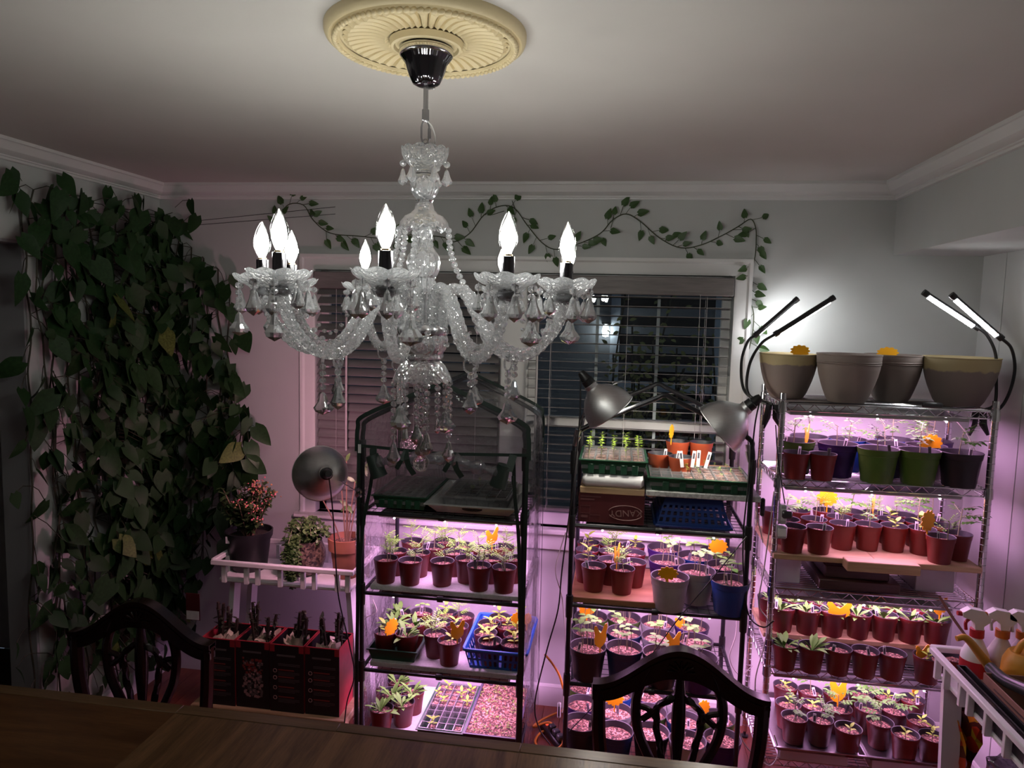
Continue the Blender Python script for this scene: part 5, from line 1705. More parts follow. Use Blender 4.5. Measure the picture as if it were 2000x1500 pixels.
# ================================================================== carved dining chairs
def chair(cx, yb, label, sc=1., rz=0.):
    t = thing('dining_chair', label, 'chair', (cx, yb, 0), 'carved dining chairs', (0, 0, rz))
    hw = .255
    def top(x):
        u = abs(x) / hw
        return .762 + .125 * (.5 + .5 * cos(pi * min(1, u * 1.02)))
    def bot(x):
        u = abs(x) / hw
        return top(x) - (.088 - .04 * u)
    n = 40; P = []
    xs = [-hw + 2 * hw * i / n for i in range(n + 1)]
    up = [(x, top(x)) for x in xs]; lo = [(x, bot(x)) for x in reversed(xs)]
    def strip(f0, f1, y0, y1):
        mb = MB(); vs = []; fs = []
        for x in xs:
            vs += [(x, y0, f0(x)), (x, y0, f1(x)), (x, y1, f1(x)), (x, y1, f0(x))]
        for i in range(n):
            for k in range(4):
                l = (k + 1) % 4
                fs.append((i * 4 + k, i * 4 + l, i * 4 + 4 + l, i * 4 + 4 + k))
        fs += [(0, 1, 2, 3), tuple(n * 4 + k for k in (3, 2, 1, 0))]
        return mb.add(vs, fs)
    cr = lpart('crest_rail', strip(bot, top, -.016, .016), M['mahog'], t, True, .5)
    lpart('crest_moulding', strip(lambda x: top(x) - .012, lambda x: top(x) + .003, -.021, .021), M['mahog'], cr, True, .5)
    lpart('crest_moulding', strip(lambda x: top(x) - .026, lambda x: top(x) - .018, -.020, .020), M['mahog'], cr, True, .5)
    ky = MB()
    for k in range(7):
        a = pi * (k / 6)
        ky.tube([(0, -.018, .825), (.04 * cos(a), -.021, .825 + .035 * sin(a))], [.006, .003], 6)
    lpart('carved_shell', ky, M['mahog'], cr)
    for s_ in (-1, 1):
        p = bez([(s_ * (hw - .017), 0, .755), (s_ * (hw - .021), 0, .62), (s_ * (hw - .035), .01, .48), (s_ * (hw - .04), .02, .40), (s_ * (hw - .045), .06, .0)], 6)
        lpart('stile', MB().tube(p, .021, 8), M['mahog'], t)
        rib = bez([(s_ * .085, 0, .83), (s_ * .105, 0, .79), (s_ * .125, 0, .72), (s_ * .118, 0, .63), (s_ * .085, 0, .55), (s_ * .06, 0, .50), (s_ * .055, 0, .46)], 6)
        lpart('splat_rib', MB().tube(rib, [.017] * 8 + [.015] * (len(rib) - 8), 8), M['mahog'], t)
        arc = bez([(0, 0, .755), (s_ * .02, 0, .735), (s_ * .06, 0, .705), (s_ * .064, 0, .66), (s_ * .055, 0, .60), (s_ * .04, 0, .53), (s_ * .03, 0, .46)], 6)
        lpart('carved_scroll', MB().tube(arc, .0105, 8, lob=3, lobd=.2, twist=.9), M['mahog'], t)
        arc2 = bez([(s_ * .06, 0, .70), (s_ * .075, 0, .685), (s_ * .105, 0, .66)], 5)
        lpart('carved_scroll', MB().tube(arc2, .010, 8), M['mahog'], t)
        arc3 = bez([(s_ * .115, 0, .70), (s_ * .085, 0, .69), (s_ * .058, 0, .655)], 5)
        lpart('carved_scroll', MB().tube(arc3, .009, 8), M['mahog'], t)
        fl_ = bez([(s_ * .205, -.40, .42), (s_ * .21, -.41, .22), (s_ * .205, -.40, .0)], 4)
        lpart('leg', MB().tube(fl_, [.024 - .0015 * k for k in range(len(fl_))], 8), M['mahog'], t)
    sp = bez([(0, 0, .83), (0, 0, .77), (0, 0, .70), (0, 0, .62), (0, 0, .54), (0, 0, .46)], 6)
    lpart('center_splat', MB().tube(sp, [.010 + .011 * sin(pi * (k / (len(sp) - 1)) ** .9) ** 2 for k in range(len(sp))], 10), M['mahog'], t)
    lpart('seat_rail', MB().box(-.225, .225, -.42, .02, .39, .44, .008), M['mahog'], t)
    lpart('seat_cushion', MB().box(-.22, .22, -.415, .0, .441, .475, .015), mat('seat_fabric', (.05, .02, .02), .8), t)
    lpart('shoe_rail', MB().box(-.20, .20, -.012, .014, .44, .475, .004), M['mahog'], t)
    return t
c1 = at(1310, 1270, Y=-1.2); c2 = at(270, 1170, Y=-1.2)
chair(.468, -1.2, 'dark carved dining chair in front of the open black rack')
chair(-1.275, -1.2, 'dark carved dining chair at the left end of the table')

# ================================================================== clamp lamps
def clamp_lamp(label, rimc, axis, r, lit, clip, cordpts=None):
    """aluminium reflector opening along axis from the socket; rim centre given"""
    axis = Vector(axis).normalized(); c = Vector(rimc)
    t = thing('clamp_lamp', label, 'clamp lamp', c, 'aluminium clamp lamps')
    z = axis; x = z.orthogonal().normalized(); y = z.cross(x)
    L = r * 1.25
    mm = Matrix(((x.x, y.x, z.x, c.x), (x.y, y.y, z.y, c.y), (x.z, y.z, z.z, c.z), (0, 0, 0, 1)))
    pr_ = [(.022, -L), (.026, -L * .92), (r * .36, -L * .84), (r * .60, -L * .70), (r * .80, -L * .50), (r * .94, -L * .25), (r, 0), (r * 1.02, .001), (r * 1.015, .004), (r * .985, .002), (r * .92, -L * .25), (r * .78, -L * .49), (r * .58, -L * .68), (r * .35, -L * .81), (.018, -L * .9)]
    part('reflector', MB().lathe(pr_, 44, mm), M['alu'], t)
    rg = MB()
    for q in (.86, .74, .62):
        rg.lathe([(r * q * 1.0, -L * (1 - q) * 1.15), (r * q * 1.0 + .002, -L * (1 - q) * 1.15 + .002), (r * q, -L * (1 - q) * 1.15 + .004)], 44, mm)
    part('vent_ring', rg, M['alu'], t)
    part('socket', MB().lathe([(.0, -L - .065), (.012, -L - .065), (.016, -L - .055), (.020, -L - .03), (.0235, -L - .028), (.0235, -L + .004), (.0, -L + .006)], 20, mm), M['blackplastic'], t)
    part('socket_ring', MB().lathe([(.0236, -L - .006), (.026, -L - .004), (.026, -L + .010), (.022, -L + .012)], 20, mm), M['alu'], t)
    part('bulb', MB().lathe([(.012, -L * .78), (.02, -L * .70), (.030, -L * .5), (.0335, -L * .3), (.028, -L * .16), (.015, -L * .08), (0, -L * .06)], 12, mm), M[lit], t)
    clip = Vector(clip); s0 = c - z * (L * .95)
    part('clamp_arm', MB().tube(bez([s0, s0.lerp(clip, .5) + Vector((0, -.012, .008)), clip], 6), .0024, 6), M['steel'], t)
    dirx = (clip - s0).normalized()
    part('clamp_jaw', MB().tube([clip - dirx * .01 + Vector((0, 0, .012)), clip + dirx * .04 + Vector((0, 0, .004))], [.012, .006], 8).tube([clip - dirx * .01 - Vector((0, 0, .012)), clip + dirx * .04 - Vector((0, 0, .004))], [.012, .006], 8), M['steel'], t)
    wn = MB(); hx = [s0.lerp(clip, .3) + Vector((.008 * cos(k * 1.1), 0, .008 * sin(k * 1.1))) + (clip - s0) * (.012 * k / 10) for k in range(26)]
    part('spring', wn.tube(hx, .001, 4), M['steel'], t)
    return t, c - z * (L + .065)
# left: seen from behind, beside the covered rack
pc = at(620, 930, Y=-.66)
_, ck1 = clamp_lamp('aluminium clamp lamp seen from behind, beside the covered rack', pc + Vector((-.01, .05, .0)), (-.63, 1, -.24), .108, 'pinkbulb', at(700, 962, Y=-.565))
pr0 = at(1192, 803, Y=-.56)
_, ck2 = clamp_lamp('lit clamp lamp at the left of the open rack peak', pr0, Vector((.62, .10, -.78)), .098, 'clampled', at(1128, 850, Y=-.56))
pr1 = at(1402, 838, Y=-.52)
_, ck3 = clamp_lamp('lit clamp lamp at the right of the open rack peak', pr1, Vector((-.74, .08, -.66)), .105, 'clampled', at(1462, 880, Y=-.55))
# ================================================================== clip-on grow bars
def bar(t, a, b, face, lit_front):
    a = Vector(a); b = Vector(b); d = (b - a).normalized(); f = Vector(face); f = (f - d * f.dot(d)).normalized(); s_ = d.cross(f)
    mb = MB(); R_ = .0105
    hs = part('bar_housing', MB().tube([a, b], R_, 14), M['blackplastic'], t)
    q = [a + d * .018 + f * (R_ + .0012) - s_ * .008, b - d * .018 + f * (R_ + .0012) - s_ * .008, b - d * .018 + f * (R_ + .0012) + s_ * .008, a + d * .018 + f * (R_ + .0012) + s_ * .008]
    lo = [p - f * .004 for p in q]
    part('led_strip', MB().add(q + lo, [(0, 1, 2, 3), (0, 4, 5, 1), (1, 5, 6, 2), (2, 6, 7, 3), (3, 7, 4, 0)]), M['barled'], hs, False)
    dt = MB()
    for k in range(7):
        dt.ico(a.lerp(b, .12 + .78 * k / 6) + f * (R_ + .002) + s_ * .007, .0035)
    part('red_led', dt, M['redled'], hs)
    for e, sg in ((a, -1), (b, 1)):
        part('end_cap', MB().tube([e - d * .012 * sg, e + d * .006 * sg], .0122, 14), M['blackplastic'], hs)
def grow_lamp(label, bars, clip, necks):
    c = Vector(clip)
    t = thing('grow_lamp', label, 'grow light', c, 'clip-on twin bar grow lights')
    for (a, b, f) in bars:
        bar(t, a, b, f, True)
    for nk in necks:
        part('gooseneck', MB().tube(bez(nk, 8), .0058, 8), M['blackplastic'], t)
    part('clip_jaw', MB().tube([c + Vector((-.012, 0, .03)), c + Vector((-.018, 0, -.02)), c + Vector((-.03, 0, -.065))], [.012, .014, .006], 8).tube([c + Vector((.012, 0, .03)), c + Vector((.016, 0, -.02)), c + Vector((.036, 0, -.06))], [.012, .014, .006], 8), M['blackplastic'], t)
    part('clip_spring', MB().tube([c + Vector((.012 * cos(k * .9), -.014 + k * .0015, .012 * sin(k * .9))) for k in range(20)], .0014, 5), M['steel'], t)
Yl = -.30
clipL = at(1508, 805, Y=-.40)
A1, B1 = at(1475, 655, Y=-.16), at(1556, 585, Y=-.13)
A2, B2 = at(1515, 652, Y=-.22), at(1627, 582, Y=-.20)
grow_lamp('pair of black grow bars aimed at the wall, left end of the planters', [(A1, B1, (.35, .9, -.35)), (A2, B2, (.45, .75, -.5))], clipL,
          [[A1, at(1460, 668, Y=-.18), at(1448, 710, Y=-.25), at(1455, 765, Y=-.32), clipL + Vector((-.02, 0, .03))], [A2, at(1486, 672, Y=-.24), at(1463, 715, Y=-.30), at(1462, 770, Y=-.34), clipL + Vector((.0, 0, .03))]])
clipR = at(1912, 818, Y=-.36)
A3, B3 = at(1910, 640, Y=-.34), at(1806, 572, Y=-.34)
A4, B4 = at(1955, 660, Y=-.40), at(1860, 577, Y=-.40)
grow_lamp('pair of glowing white grow bars above the right of the planters', [(A3, B3, (-.45, -.62, -.5)), (A4, B4, (-.5, -.62, -.45))], clipR,
          [[A3, at(1928, 655, Y=-.34), at(1944, 690, Y=-.34), at(1946, 740, Y=-.35), at(1942, 790, Y=-.36), clipR + Vector((.0, 0, .03))], [A4, at(1975, 680, Y=-.40), at(1982, 720, Y=-.39), at(1972, 765, Y=-.38), at(1952, 798, Y=-.37), clipR + Vector((.02, 0, .03))]])

# ================================================================== white plant stands
def stand(x0, x1, y0, y1, zd, label, legs):
    """low railed stand; rails all round, turned-out plank legs"""
    t = thing('plant_stand', label, 'plant stand', ((x0 + x1) / 2, (y0 + y1) / 2, 0), 'white railed plant stands')
    part('deck', MB().box(x0 + .02, x1 - .02, y0 + .02, y1 - .02, zd - .018, zd, .005), M['whitep'], t)
    zr = zd + .085
    for a, b in (((x0, y0), (x1, y0)), ((x0, y1), (x1, y1))):
        part('rail', MB().box(a[0], b[0], a[1] - .011, a[1] + .011, zr - .02, zr, .003), M['whitep'], t)
    for x in (x0, x1):
        part('rail', MB().box(x - .011, x + .011, y0 + .0115, y1 - .0115, zr - .02, zr, .003), M['whitep'], t)
    lx, ly = x1 - x0, y1 - y0
    def slat(x, y):
        part('baluster', MB().box(x - .010, x + .010, y - .008, y + .008, zd - .016, zr - .019, .002), M['whitep'], t)
    if lx > ly:
        for u in (.08, .24, .32, .48, .64, .72, .88, .95):
            slat(x0 + lx * u, y0 + .012)
            slat(x0 + lx * u, y1 - .012)
        for v in (.35, .65):
            slat(x0 + .012, y0 + ly * v); slat(x1 - .012, y0 + ly * v)
    else:
        for v in (.05, .13, .29, .45, .61, .69, .85, .95):
            slat(x0 + .012, y0 + ly * v); slat(x1 - .012, y0 + ly * v)
        for u in (.35, .65):
            slat(x0 + lx * u, y1 - .012); slat(x0 + lx * u, y0 + .012)
    for (lx0, ly0, dx, dy) in legs:
        p = Vector((lx0, ly0, zd - .018)); q = Vector((lx0 + dx, ly0 + dy, 0))
        mb = MB(); w_ = .028; th_ = .011
        wd_ = Vector((0, 1, 0)) if abs(dx) > abs(dy) else Vector((1, 0, 0))
        tn = (q - p).normalized(); n2 = wd_.cross(tn).normalized()
        vs = [e + wd_ * (w_ * a) + n2 * (th_ * b) for e in (p, q) for a, b in ((-1, -1), (1, -1), (1, 1), (-1, 1))]
        mb.add(vs, [(0, 1, 2, 3), (7, 6, 5, 4), (0, 4, 5, 1), (1, 5, 6, 2), (2, 6, 7, 3), (3, 7, 4, 0)])
        part('leg', mb, M['whitep'], t, False)
    return t
SZ = .69
stand(-1.445, -.805, -.50, -.18, SZ, 'white railed plant stand holding three planters left of the covered rack', [(-1.39, -.40, -.05, 0), (-1.39, -.24, -.05, 0), (-.86, -.40, .05, 0), (-.86, -.24, .05, 0)])
stand(1.335, 1.70, -1.42, -.755, SZ, 'white railed stand with spray bottles and watering can at the right edge', [(1.38, -.82, 0, -.06), (1.65, -.82, 0, -.06), (1.38, -1.36, 0, .06), (1.65, -1.36, 0, .06)])

# ---- planters on the left stand
def ppos(u, Y):
    p = at(u, 1100, Y=Y)
    return Vector((p.x, Y, SZ))
R7 = random.Random(5)
p = ppos(487, -.34)
t = thing('potted_plant', 'bushy pink-budded plant in a black pot on the white stand', 'potted plant', p)
lpart('pot', MB().lathe([(0, .002), (.072, 0), (.078, .01), (.092, .13), (.102, .15), (.104, .175), (.098, .176), (.092, .15), (.086, .14)], 36), M['blackceramic'], t)
lpart('soil', MB().disc(.09, .15, 28), M['soildark'], t)
stx = MB(); lv = MB(); bd = MB(); dr = MB()
for k in range(46):
    a = R7.uniform(0, 2 * pi); sp_ = R7.uniform(.02, .135); h = R7.uniform(.10, .24) * (1.12 - sp_ * 2)
    top = Vector((cos(a) * sp_, sin(a) * sp_ * .8, .15 + h))
    P = bez([(cos(a) * .02, sin(a) * .02, .15), (cos(a) * sp_ * .6, sin(a) * sp_ * .5, .15 + h * .55), top], 4)
    stx.tube(P, .0022, 4)
    for q in P[2:]:
        for j in range(4):
            d = Vector((R7.uniform(-1, 1), R7.uniform(-1, 1), R7.uniform(-.2, .7)))
            lv.leaf(q, d, (0, 0, 1), R7.uniform(.022, .036), R7.uniform(.013, .02), 'oval', .3, rows=3)
    if top.x > -.03 and R7.random() < .8:
        for j in range(9):
            (bd if R7.random() < .5 else dr).ico(top + Vector((R7.gauss(0, .016), R7.gauss(0, .016), R7.uniform(-.012, .02))), R7.uniform(.003, .0055), None, 0)
lpart('stem', stx, M['branch'], t); lpart('foliage', lv, M['kalleaf'], t); lpart('bud', bd, M['kalpink'], t)['kind'] = 'stuff'; lpart('dry_flower', dr, M['kaltan'], t)['kind'] = 'stuff'
p_ = MB().box(-.062, -.045, -.088, -.086, .135, .165); lpart('plant_tag', p_, M['paper'], t)

p = ppos(597, -.35)
t = thing('potted_plant', 'green trailing plant in a round mosaic pot on the white stand', 'potted plant', p)
lpart('pot', MB().lathe([(0, .002), (.05, 0), (.075, .03), (.088, .07), (.085, .11), (.07, .145), (.072, .155), (.064, .155), (.06, .14)], 36), M['mosaic'], t)
lpart('soil', MB().disc(.062, .135, 24), M['soildark'], t)
lv = MB(); stx = MB()
for k in range(48):
    a = R7.uniform(0, 2 * pi); o_ = R7.uniform(.03, .12)
    if k < 30:
        P = bez([(0, 0, .14), (cos(a) * o_ * .6, sin(a) * o_ * .6, .14 + R7.uniform(.05, .11)), (cos(a) * o_, sin(a) * o_, .14 + R7.uniform(.0, .09))], 5)
    else:
        a = R7.gauss(-1.75, .22)
        P = bez([(0, 0, .14), (cos(a) * .06, sin(a) * .07, .18), (cos(a) * .10, sin(a) * .10, .12), (cos(a) * .105, sin(a) * .105, R7.uniform(-.03, .08))], 6)
    stx.tube(P, .0013, 4)
    for q in P[1:]:
        for j in range(4):
            lv.leaf(q, (R7.uniform(-1, 1), R7.uniform(-1, 1), R7.uniform(-.6, .5)), (R7.uniform(-.3, .3), -.4, 1), R7.uniform(.014, .022), R7.uniform(.010, .015), 'oval', .25, rows=3)
lpart('stem', stx, M['stem'], t); lpart('foliage', lv, M['trail'], t)

p = ppos(677, -.34)
t = thing('potted_plant', 'bare branches in a terracotta pot at the right of the white stand', 'potted plant', p)
lpart('pot', MB().lathe([(0, .002), (.05, 0), (.055, .005), (.068, .12), (.078, .122), (.082, .175), (.075, .176), (.070, .15)], 36), M['terra'], t)
lpart('soil', MB().disc(.071, .15, 28), M['soil'], t)
br = MB(); lv = MB()
for k, (dx, dz) in enumerate(((-.16, .24), (-.04, .3), (.03, .27), (.075, .34), (.0, .16), (-.01, .36))):
    P = bez([(dx * .15, 0, .15), (dx * .5, .01, .15 + dz * .5), (dx, .02, .15 + dz)], 5)
    br.tube(P, [.0035 - .0001 * j for j in range(len(P))], 5)
    for j in range(3):
        lv.leaf(P[-1], (R7.uniform(-1, 1), -.3, R7.uniform(-.8, .6)), (0, -1, .4), .045, .018, 'oval', .3, rows=4)
lpart('branch', br, M['branch'], t); lpart('leaf', lv, M['trail'], t)

# ---- bench and the four rose boxes
BZ = .195
bn = thing('low_bench', 'low pine bench under the four printed rose boxes', 'bench', (-1.11, -.55, 0))
part('bench_top', MB().box(-1.47, -.79, -.635, -.45, BZ - .03, BZ, .004), M['pine'], bn)
for x in (-1.40, -.86):
    part('leg', MB().box(x - .02, x + .02, -.60, -.46, 0, BZ - .03, .004), M['pine'], bn)
desc = ['leftmost dark printed rose box partly behind the dining chair', 'second rose box with a flower picture on its face', 'third dark rose box with four round icons', 'rightmost rose box beside the rack with a bright red side']
for k in range(4):
    x0_ = -1.425 + k * .1515; x1_ = x0_ + .146; y0_, y1_ = -.615 + .004 * (k % 2), -.455; h = .285
    t = thing('rose_box', desc[k], 'box', ((x0_ + x1_) / 2, (y0_ + y1_) / 2, BZ), 'printed rose boxes')
    mb = MB()
    part('front_panel', MB().box(x0_, x1_, y0_, y0_ + .003, BZ, BZ + h), M['rosebox'], t, False)
    part('back_panel', MB().box(x0_, x1_, y1_ - .003, y1_, BZ, BZ + h), M['rosebox'], t, False)
    part('side_panel', MB().box(x0_, x0_ + .003, y0_ + .003, y1_ - .003, BZ, BZ + h), M['rosered'] if k == 0 else M['rosebox'], t, False)
    part('side_panel', MB().box(x1_ - .003, x1_, y0_ + .003, y1_ - .003, BZ, BZ + h), M['rosered'], t, False)
    part('bottom', MB().box(x0_ + .003, x1_ - .003, y0_ + .003, y1_ - .003, BZ, BZ + .003), M['boxin'], t, False)
    rim = MB().box(x0_ - .001, x1_ + .001, y0_ - .001, y0_ + .004, BZ + h, BZ + h + .003).box(x0_ - .001, x1_ + .001, y1_ - .004, y1_ + .001, BZ + h, BZ + h + .003).box(x0_ - .001, x0_ + .004, y0_, y1_, BZ + h, BZ + h + .003).box(x1_ - .004, x1_ + .001, y0_, y1_, BZ + h, BZ + h + .003)
    rim.box(x0_, x0_ + .02, y0_ - .0008, y0_, BZ + h - .028, BZ + h).box(x1_ - .02, x1_, y0_ - .0008, y0_, BZ + h - .028, BZ + h)
    part('red_border', rim, M['rosered'], t, False)
    g = MB(); r_ = MB(); pk = MB()
    yp = y0_ - .0008
    def pr2(m_, a, b, c, d):
        m_.box(x0_ + a, x0_ + b, yp, yp + .0006, BZ + c, BZ + d)
    pr2(g, .03, .11, .238, .246)
    if k != 1:
        for j, zz in enumerate((.205, .199)):
            pr2(g, .035, .13, zz, zz + .002)
        for j, zz in enumerate((.178, .148, .105, .062)):
            pr2(r_, .036, .105, zz, zz + .005)
            for i in range(3):
                pr2(g, .036, .128 - .02 * (i == 2), zz - .008 - .006 * i, zz - .0065 - .006 * i)
            P = [(x0_ + .022 + .0075 * cos(2 * pi * q / 14), yp, BZ + zz - .002 + .0075 * sin(2 * pi * q / 14)) for q in range(14)]
            pk.tube(P, .0016, 4, closed=True)
    else:
        for q in range(170):
            xx = R7.uniform(.03, .115); zz = R7.uniform(.05, .215); s_ = R7.uniform(.0025, .006)
            (r_ if zz > .15 and R7.random() < .6 else g if R7.random() < .6 else pk).box(x0_ + xx - s_, x0_ + xx + s_, yp - .0002 * R7.random(), yp + .0006, BZ + zz - s_, BZ + zz + s_)
    part('print_grey', g, M['printgrey'], t, False); part('print_red', r_, M['printred'], t, False); part('print_icon', pk, M['printpink'], t, False)
    # crumpled paper and pruned canes
    cx_, cy_ = (x0_ + x1_) / 2, (y0_ + y1_) / 2
    rs = thing('bare_root_rose', 'pruned rose canes standing in the %s' % ('leftmost rose box', 'second rose box with the picture', 'third rose box', 'rightmost rose box')[k], 'rose plant', (cx_, cy_, BZ + .004), 'roses in boxes')
    pp = MB()
    for q in range(7):
        b = Vector((cx_ + R7.uniform(-.045, .045), cy_ + R7.uniform(-.045, .045), BZ + h - .06 + R7.uniform(0, .03)))
        n_ = 8; o0 = len(pp.v)
        vs = [b + Vector((0, 0, .03 * R7.uniform(.6, 1.4)))]
        for j in range(n_):
            a = 2 * pi * j / n_
            vs.append(b + Vector((cos(a) * R7.uniform(.018, .032), sin(a) * R7.uniform(.018, .032), R7.uniform(.0, .055))))
        for j in range(n_):
            a = 2 * pi * (j + .5) / n_
            vs.append(b + Vector((cos(a) * .026, sin(a) * .026, -.03)))
        fs = [(0, 1 + j, 1 + (j + 1) % n_) for j in range(n_)] + [(1 + j, 1 + n_ + j, 1 + (j + 1) % n_) for j in range(n_)] + [(1 + n_ + j, 1 + n_ + (j + 1) % n_, 1 + (j + 1) % n_) for j in range(n_)]
        pp.add(vs, fs)
    part('wrapping_paper', pp, M['tan'], rs, False)
    cn = MB(); lf = MB()
    for q in range(6):
        b = Vector((cx_ + R7.uniform(-.025, .025), cy_ + R7.uniform(-.02, .02), BZ + .01))
        tp = Vector((cx_ + R7.uniform(-.065, .065), cy_ + R7.uniform(-.03, .03), BZ + h + R7.uniform(.05, .14)))
        P = bez([b, b.lerp(tp, .6) + Vector((R7.uniform(-.01, .01), 0, 0)), tp], 5)
        cn.tube(P, [.0065 + .0018 * (j % 3 == 0) for j in range(len(P))], 6)
        for j in range(14):
            s_ = P[-1].lerp(P[-5], R7.random())
            lf.leaf(s_, (R7.uniform(-1, 1), R7.uniform(-1, .5), R7.uniform(-.3, 1)), (0, 0, 1), R7.uniform(.012, .03), R7.uniform(.008, .014), 'oval', .3, rows=3)
    part('cane', cn, M['cane'], rs); part('leaf', lf, M['roseleaf'], rs)

# ---- things on the right stand
def sprayer(u, v, Y, label, redt):
    q = at(u, v, Y=Y); z0 = SZ; h = q.z - z0; s_ = h / .27
    t = thing('spray_bottle', label, 'spray bottle', (q.x, Y, z0), 'spray bottles')
    bw = .042
    lpart('bottle', MB().lathe([(0, .001), (bw * .95, 0), (bw, .006), (bw, .09 * s_), (bw * .95, .11 * s_), (bw * .62, .145 * s_), (.017, .165 * s_), (.015, .19 * s_), (0, .19 * s_)], 28), M['whitep'] if redt else mat('cloudy_bottle', (.5, .48, .46), .4), t)
    lpart('collar', MB().lathe([(.017, .172 * s_), (.021, .172 * s_), (.021, .20 * s_), (.016, .202 * s_), (0, .202 * s_)], 20), M['redtrim'] if redt else M['orangecollar'], t)
    hd = MB().prism([(-.05, .245 * s_), (-.052, .262 * s_), (-.03, .278 * s_), (.01, .272 * s_), (.034, .245 * s_), (.032, .232 * s_), (.014, .215 * s_), (.014, .2 * s_), (-.012, .2 * s_), (-.014, .225 * s_), (-.03, .238 * s_)], -.013, .013)
    lpart('spray_head', hd, M['whitep'], t, True, .5)
    lpart('nozzle', MB().tube([(-.05, 0, .253 * s_), (-.064, 0, .254 * s_)], .008, 8), M['redtrim'] if redt else M['orangecollar'], t)
    lpart('trigger', MB().tube(bez([(-.022, 0, .24 * s_), (-.036, 0, .222 * s_), (-.034, 0, .195 * s_)], 4), .0055, 8), M['redtrim'] if redt else M['whitep'], t)
    if redt:
        lpart('red_label', MB().lathe([(bw + .0006, .03), (bw + .0006, .09 * s_)], 28), M['redtrim'], t)
sprayer(1912, 1192, -.82, 'white and red spray bottle on the right stand', True)
sprayer(1962, 1194, -.80, 'left of two cloudy spray bottles with orange collars', False)
sprayer(2003, 1197, -.80, 'right of two cloudy spray bottles with orange collars', False)
wc = Vector((1.553, -.925, SZ))
t = thing('watering_can', 'yellow plastic watering can on the right stand', 'watering can', wc)
lpart('can_body', MB().lathe([(0, .001), (.082, 0), (.088, .01), (.078, .13), (.066, .155), (.06, .16), (.05, .158), (.0, .150)], 32, Matrix.Diagonal((1, .8, 1, 1))), M['yellow'], t)
sp1 = at(1868, 1247, Y=-.95) - wc; sp0 = Vector((-.075, .0, .05))
lpart('spout', MB().tube(bez([sp0, sp0.lerp(sp1, .45) + Vector((0, 0, .02)), sp0.lerp(sp1, .8) + Vector((0, 0, .03)), sp1], 6), [.017 - .0005 * k for k in range(19)], 12), M['yellow'], t)
lpart('handle', MB().tube(bez([(-.045, 0, .155), (-.02, 0, .195), (.04, 0, .20), (.085, 0, .16), (.09, 0, .08)], 6), .010, 10), M['yellow'], t)
cbx = thing('cardboard_box', 'open brown cardboard box leaning in the right stand', 'box', (1.46, -1.19, SZ))
part('front_panel', MB().box(1.386, 1.390, -1.385, -.995, SZ + .001, SZ + .116, .001), M['card'], cbx)
part('back_panel', MB().box(1.536, 1.540, -1.385, -.995, SZ + .001, SZ + .116, .001), M['card'], cbx)
part('end_panel', MB().box(1.390, 1.536, -1.385, -1.381, SZ + .001, SZ + .116, .001).box(1.390, 1.536, -.999, -.995, SZ + .001, SZ + .116, .001), M['card'], cbx)
pl_ = MB()
for k in range(3):
    pl_.box(1.3852, 1.386, -1.22 - .03 * k, -1.02 - .02 * k, SZ + .05 + .022 * k, SZ + .055 + .022 * k)
part('printed_line', pl_, M['darkblock'], cbx, False)
bt = thing('black_tray', 'long black plastic tray along the rail of the right stand', 'tray', (1.366, -1.12, SZ))
part('tray_body', openbox(1.357, 1.380, -1.385, -.90, SZ + .001, SZ + .088, .002, .004, .003), M['blackplastic'], bt, True, .4)
tu = single('plastic_sleeve', MB().tube(bez([at(1934, 1304, X=1.42), at(1965, 1330, X=1.43), at(2015, 1352, X=1.45)], 6), .018, 14, cap=False), M['greyplastic'], 'grey plastic sleeve lying on the cardboard box', 'plastic sleeve')
# under the right stand
bp_ = at(1872, 1440, Y=-.80)
bag = MB()
rows = []
for i in range(9):
    t_ = i / 8
    rows.append([Vector((1.40 + .065 * j / 6 + .012 * sin(i * 2 + j), -.80 + .05 * sin(j * 1.1 + i * .6) - (.06 if 0 < j < 6 else 0) * (1 - t_ * .7), .005 + .56 * t_)) for j in range(7)])
    rows[-1] += [Vector((1.465 - .065 * j / 6, -.74 + .01 * sin(j + i), .005 + .56 * t_)) for j in range(7)] + [rows[-1][0]]
single('printed_bag', sheet(rows), M['bag'], 'tall autumn-leaf printed bag under the right stand', 'bag')
bn2 = thing('storage_bin', 'dark grey storage bin under the right stand beneath crumpled bags', 'storage bin', (1.53, -1.085, 0))
part('bin_body', openbox(1.425, 1.63, -1.26, -.90, .001, .41, .003, .012, .006), M['greyplastic'], bn2, True, .4)
part('bin_lid', MB().box(1.418, 1.637, -1.267, -.893, .4105, .435, .006), M['greyplastic'], bn2)
for k, (x, y, s_) in enumerate(((1.485, -1.19, .068), (1.565, -1.09, .075), (1.49, -.985, .062))):
    mb = MB(); mb.ico((x, y, s_ * .9), s_, None, 3)
    rr = random.Random(40 + k)
    ph = [rr.uniform(0, 6) for _ in range(6)]
    mb.v = [(vx + .022 * sin(vy * 40 + ph[0]) * sin(vz * 50 + ph[1]), vy + .022 * sin(vx * 45 + ph[2]), max(.0, vz * 1.0 + .025 * sin(vx * 38 + ph[3]) * sin(vy * 44 + ph[4])) + .436) for vx, vy, vz in mb.v]
    single('plastic_bag', mb, M['silver'], ('nearest', 'rightmost', 'hindmost')[k] + ' crumpled clear plastic bag on the bin under the right stand', 'plastic bag', 'crumpled bags under the stand', smooth=False)

